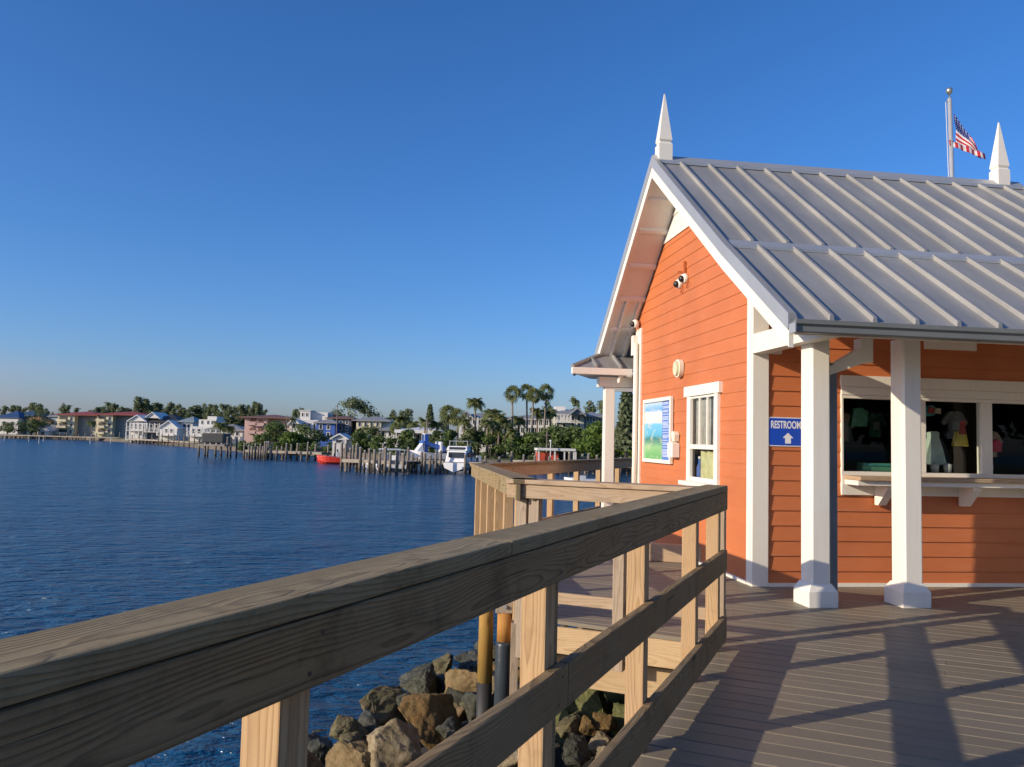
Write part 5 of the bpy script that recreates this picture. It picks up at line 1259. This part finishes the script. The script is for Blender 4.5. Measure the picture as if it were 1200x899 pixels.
for px, Y in ((5, 180), (34, 175), (46, 160), (51, 185), (106, 170), (130, 180)):
    e = empty('marker_pole', (W(px, Y), Y, WATER_Z), 0, MK[0], 'marker', MK[1]); m = MB(); m.tube([(0, 0, -.5), (0, 0, 1.2)], .06, 6); m.build('pole', HM['white'], e); m = MB(); m.tube([(0, 0, 1.202), (0, 0, 1.35)], [.07, .02], 6); m.build('tip', HM['white'], e)
# dark covered boat lift
bl = empty('boat_lift', (W(253, 99), 99, WATER_Z), 0, 'boat lift with a dark covered boat between pilings before the pale houses', 'boat lift'); k_ = 99/FPX
boxo('cover', -12.5*k_, 13*k_, -1.2, 1.4, 1.75, 2.9, HM['dark'], bl, .15); boxo('beam', -15*k_, 15*k_, -1.35, -1.22, 1.35, 1.6, MT['dockwood'], bl); boxo('beam', -15*k_, 15*k_, 1.42, 1.56, 1.35, 1.6, MT['dockwood'], bl)
for x in (-9, -3, 4, 10): boxo('cradle', x*k_, x*k_+.15, -1.21, 1.41, 1.6, 1.745, MT['steel'], bl)

# ------------------------------------------------------------------ boats
def hull(mb, L, Bm, H, zk=0, n=12, bow=.35, sheer=.25, stern_w=.85):
    """local x = length (bow at +x)"""
    rows = []
    for i in range(n+1):
        t = i/n; x = -L/2+L*t; wd = Bm/2*(stern_w+(1-stern_w)*min(1, t*2)) * (1 if t < 1-bow else max(.02, math.cos((t-(1-bow))/bow*math.pi/2)**.8))
        top = H*(1+sheer*max(0, t-.4)/.6); kz = zk+H*.5*max(0, (t-.75)/.25)**2
        rows.append([(x, -wd, top), (x, -wd*.86, kz+H*.45), (x, 0, kz), (x, wd*.86, kz+H*.45), (x, wd, top)])
    b = len(mb.v)
    for r_ in rows: mb.v += r_
    for i in range(n):
        for k in range(4): mb.f.append([b+i*5+k, b+i*5+k+1, b+(i+1)*5+k+1, b+(i+1)*5+k]); mb.mi.append(mb.cur)
    mb.f.append([b, b+1, b+2, b+3, b+4]); mb.mi.append(mb.cur)
    for i in range(n): mb.f.append([b+i*5+4, b+i*5, b+(i+1)*5, b+(i+1)*5+4]) ; mb.mi.append(mb.cur)
BM = {k: plain('boat_'+k, c, .3, .05, 1) for k, c in dict(red=(.62, .05, .03), white=(.78, .78, .76), blue=(.03, .12, .45), grey=(.35, .36, .37)).items()}
b = empty('motor_boat', (W(396, 86), 86, WATER_Z-.2), R(183), 'open red motor boat moored left of the pilings', 'boat')
m = MB(); hull(m, 4.2, 1.6, .9); m.build('hull', BM['red'], b, False)
m = MB(); hull(m, 4.22, 1.64, .05, 0); o = m.build('gunwale', BM['white'], b); o.location = (0, 0, .885)
boxo('console', -.6, .0, -.35, .35, .98, 1.5, BM['grey'], b, .05); boxo('windscreen', -.05, .0, -.35, .35, 1.502, 1.75, WINM, b); boxo('outboard_motor', -2.6, -2.25, -.2, .2, .5, 1.5, MT['black'], b, .08)
b = empty('motor_boat', (W(501, 73), 73, WATER_Z), R(200), 'white centre console boat with blue canopy on a lift', 'boat')
m = MB(); hull(m, 3.2, 1.9, .9); m.build('hull', BM['white'], b).location = (0, 0, .75)
m = MB(); m.prism([(-1.5, 1.75), (.55, 2.55), (.55, 2.72), (-1.5, 2.25)], 'y', -.8, .8); m.build('canopy', BM['blue'], b)
boxo('tower', -.05, .32, -.3, .3, 1.66, 3.3, BM['blue'], b, .06); boxo('tower_top', -.35, .36, -.5, .5, 3.302, 3.37, BM['white'], b)
boxo('tower_frame', .36, .42, -.5, -.45, 1.7, 3.3, BM['white'], b); boxo('tower_frame', .36, .42, .45, .5, 1.7, 3.3, BM['white'], b)
m = MB(); m.prism([(.45, 1.66), (1.15, 1.66), (.55, 2.5)], 'y', -.6, .6); m.build('windscreen', BM['white'], b)
boxo('side_panel', -1.2, -.95, -.9, .9, 1.7, 2.68, BM['white'], b, .08)
b = empty('cabin_cruiser', (W(543, 71.5), 71.5, WATER_Z+.35), R(78), 'white cabin cruiser with flybridge and dark windows at the dock', 'boat')
m = MB(); hull(m, 6.5, 2.7, 1.0); m.build('hull', BM['white'], b).location = (0, 0, -.25)
m = MB(); m.hexa([(-2.6, -1.1, .8), (1.6, -1.0, .8), (1.6, 1.0, .8), (-2.6, 1.1, .8), (-2.3, -.95, 2.0), (.8, -.85, 2.0), (.8, .85, 2.0), (-2.3, .95, 2.0)]); m.build('cabin', BM['white'], b, bevel=.06)
boxo('cabin_window', -2.66, -2.4, -.75, .75, 1.3, 1.85, WINM, b); boxo('cabin_window', -1.9, .6, -1.1, -1.0, 1.35, 1.8, WINM, b); boxo('cabin_window', -1.9, .6, 1.0, 1.1, 1.35, 1.8, WINM, b)
m = MB(); m.hexa([(-2.4, -1.1, 2.02), (.4, -.95, 2.02), (.4, .95, 2.02), (-2.4, 1.1, 2.02), (-2.1, -1.0, 2.5), (.0, -.8, 2.5), (.0, .8, 2.5), (-2.1, 1.0, 2.5)]); m.build('flybridge', BM['white'], b, bevel=.05); boxo('flybridge_window', -2.35, -2.2, -.8, .8, 2.12, 2.4, WINM, b)
boxo('bimini_top', -1.8, .2, -1.0, 1.0, 3.0, 3.06, BM['grey'], b)
b.scale = (.85, .85, .80)
for (x, y) in ((-1.75, -.95), (-1.75, .9), (.1, -.8), (.1, .75)): boxo('bimini_post', x, x+.05, y, y+.05, 2.5, 3.0, MT['steel'], b)
for (px, Y, L_b, rz, lb) in ((455, 76, 4.6, 185, 'white open boat lying behind the dock pilings'), (461, 72, 3.6, 178, 'small white skiff with grey canopy beside the dock'), (468, 104, 3.2, 170, 'small white boat on the shore before the low flat house'), (682, 62, 2.6, 170, 'small white skiff glimpsed between the posts of the far railing'), (560, 80, 4.0, 190, 'white boat behind the dock end near the platform corner')):
    b = empty('motor_boat', (W(px, Y), Y, WATER_Z-.12), R(rz), lb, 'boat'); m = MB(); hull(m, L_b, 1.6, .85); m.build('hull', BM['white'], b)
    boxo('console', -.4, .1, -.3, .3, .86, 1.5, BM['grey'] if px != 461 else BM['white'], b, .05); boxo('outboard_motor', -L_b/2-.3, -L_b/2-.01, -.16, .16, .4, 1.25, MT['black'], b, .05)
    if px in (461, 455):
        boxo('canopy', -1.2, .8, -.7, .7, 1.95, 2.02, BM['grey' if px == 461 else 'white'], b)
        for (x, y) in ((-1.15, -.65), (-1.15, .6), (.7, -.65), (.7, .6)): boxo('canopy_post', x, x+.05, y, y+.05, .85, 1.95, MT['steel'], b)
# roofed boat lift with a red boat on it
bs = empty('boat_shelter', (W(650, 80), 80, WATER_Z), R(3), 'white flat roofed boat shelter on posts behind the far platform railing', 'shelter'); k_ = 80/FPX
boxo('roof', -22*k_, 23*k_, -1.6, 1.6, 2.05, 2.28, HM['white'], bs, .04)
for x in (-20.5, -2, 9, 14.5, 20, 22):
    for y in (-1.5, 1.4): boxo('post', x*k_, x*k_+.14, y, y+.14, -.3, 2.049, HM['white'], bs)
boxo('shade_panel', 4.5*k_, 20*k_, 1.2, 1.3, .35, 1.95, HM['dark'], bs); boxo('platform', -22*k_, 23*k_, -1.6, 1.6, .05, .2, MT['dockwood'], bs)  # dark sheet put in for the shade beneath the shelter roof
[setattr(o_, 'scale', (1, 1, .38)) for o_ in bpy.data.objects if str(o_.get('label', '')).startswith('small white skiff glimpsed')]
rb = empty('covered_boat', (W(641, 80), 79.6, WATER_Z+.2), R(183), 'boat under a red cover sitting in the white shelter', 'boat')
m = MB(); hull(m, 2.3, 1.5, .7); m.build('hull', BM['white'], rb); m = MB(); m.prism([(-.72, .72), (.72, .72), (.66, 1.65), (-.66, 1.65)], 'x', -1.1, 1.05); m.build('cover', plain('red_cover', (.48, .07, .03), .7, .15), rb, bevel=.1)
e = empty('light_mast', (W(645.5, 78), 78, WATER_Z), 0, 'thin white light mast beside the boat shelter', 'mast'); m = MB(); m.tube([(0, 0, 0), (0, 0, 2.9)], .05, 6); m.build('pole', HM['white'], e); m = MB(); m.lathe([(.05, 2.9), (.13, 2.94), (.13, 3.05), (.03, 3.1)], 10); m.build('lamp_head', HM['white'], e)
for (px, ty, Y, lb) in ((500, 474, 76, 'thin mast pole standing by the blue boat'), (394, 473, 140, 'thin pale pole rising before the dark house'), (641, 505, 88, 'thin grey pole standing before the olive tree'), (335, 486, 130, 'thin pole in front of the pink villa')):
    e = empty('utility_pole', (W(px, Y), Y, WATER_Z), 0, lb, 'pole'); m = MB(); hh_ = zat(ty if ty != 474 else 490, px, Y)-WATER_Z; m.tube([(0, 0, 0), (0, 0, hh_)], [.09, .06], 7); m.build('shaft', MT['farpile'], e); m = MB(); m.box(-.35, .35, -.04, .04, hh_-.5, hh_-.42); m.build('crossarm', MT['farpile'], e)

# unseen shore and trees added behind the camera to darken shop window reflections
m = MB(); m.box(-14, 90, -80, -16, WATER_Z-.5, -.35); struct(m.build('added_shore', MT['grass']))
for i, (x, y) in enumerate(((2, -24), (9, -20), (16, -23), (23, -20), (30, -22), (38, -19), (46, -22), (12, -30), (27, -30), (42, -30))):
    if i == 0: t0_ = make_tree('added_tree', 'big unseen tree added behind the viewer to darken window reflections', 'tree', 'added trees behind the viewer', 8.5, 9.5, 2.2, 'leaf_dark', 2600, .42, 901, 22)
    t_ = t0_ if i == 0 else copy_tree(t0_)
    t_.location = (x, y, -.35); t_.rotation_euler = (0, 0, i*1.7)

# unseen building added on the right; its wall bounces warm sunlight on the walkway
nb = empty('bounce_building', (11.2, 10.3, 0), R(-90), 'unseen cream clapboard building added on the right to bounce warm light', 'building')
g = MB(); wz = 0.0
while wz < 4.2:
    b = len(g.v); top = wz+.16
    g.v += [(-5.5, -.018, wz), (5.5, -.018, wz), (5.5, -.003, top), (-5.5, -.003, top), (-5.5, .2, wz), (5.5, .2, wz), (5.5, .2, top), (-5.5, .2, top)]
    for f in ((0, 1, 2, 3), (4, 7, 6, 5), (0, 4, 5, 1), (1, 5, 6, 2), (2, 6, 7, 3), (3, 7, 4, 0)): g.f.append([b+i for i in f]); g.mi.append(0)
    wz += .16
g.build('front_wall', plain('cream_siding', (.74, .64, .50), .6, .06, 1.0), nb)
g = MB(); g.box(-5.5, -5.3, .21, 7, 0, 4.2); g.box(5.3, 5.5, .21, 7, 0, 4.2); g.box(-5.29, 5.29, 6.8, 7, 0, 4.2); g.build('rear_wall', plain('cream_siding_plain', (.74, .64, .50), .6, .06, 1.0), nb)
m = MB(); m.prism([(-.7, 4.15), (7.7, 4.15), (3.5, 6.8)], 'x', -5.8, 5.8); m.build('roof', MT['metal'], nb)
for x in (-4.2, -2, 2, 4.2):
    m = MB(); m.box(x-.6, x+.6, -.06, -.02, 2.25, 2.37); m.box(x-.6, x+.6, -.06, -.02, .88, 1.0); m.box(x-.6, x-.48, -.06, -.02, 1.0, 2.25); m.box(x+.48, x+.6, -.06, -.02, 1.0, 2.25); f_ = m.build('window', MT['white'], nb)
    boxo('pane', x-.48, x+.48, -.04, -.021, 1.0, 2.25, WINM, f_)
d_ = boxo('door', -.5, .5, -.06, -.02, .02, 2.1, MT['white'], nb, .005); boxo('handle', .38, .42, -.12, -.061, 1.0, 1.14, MT['steel'], d_).location -= d_.location
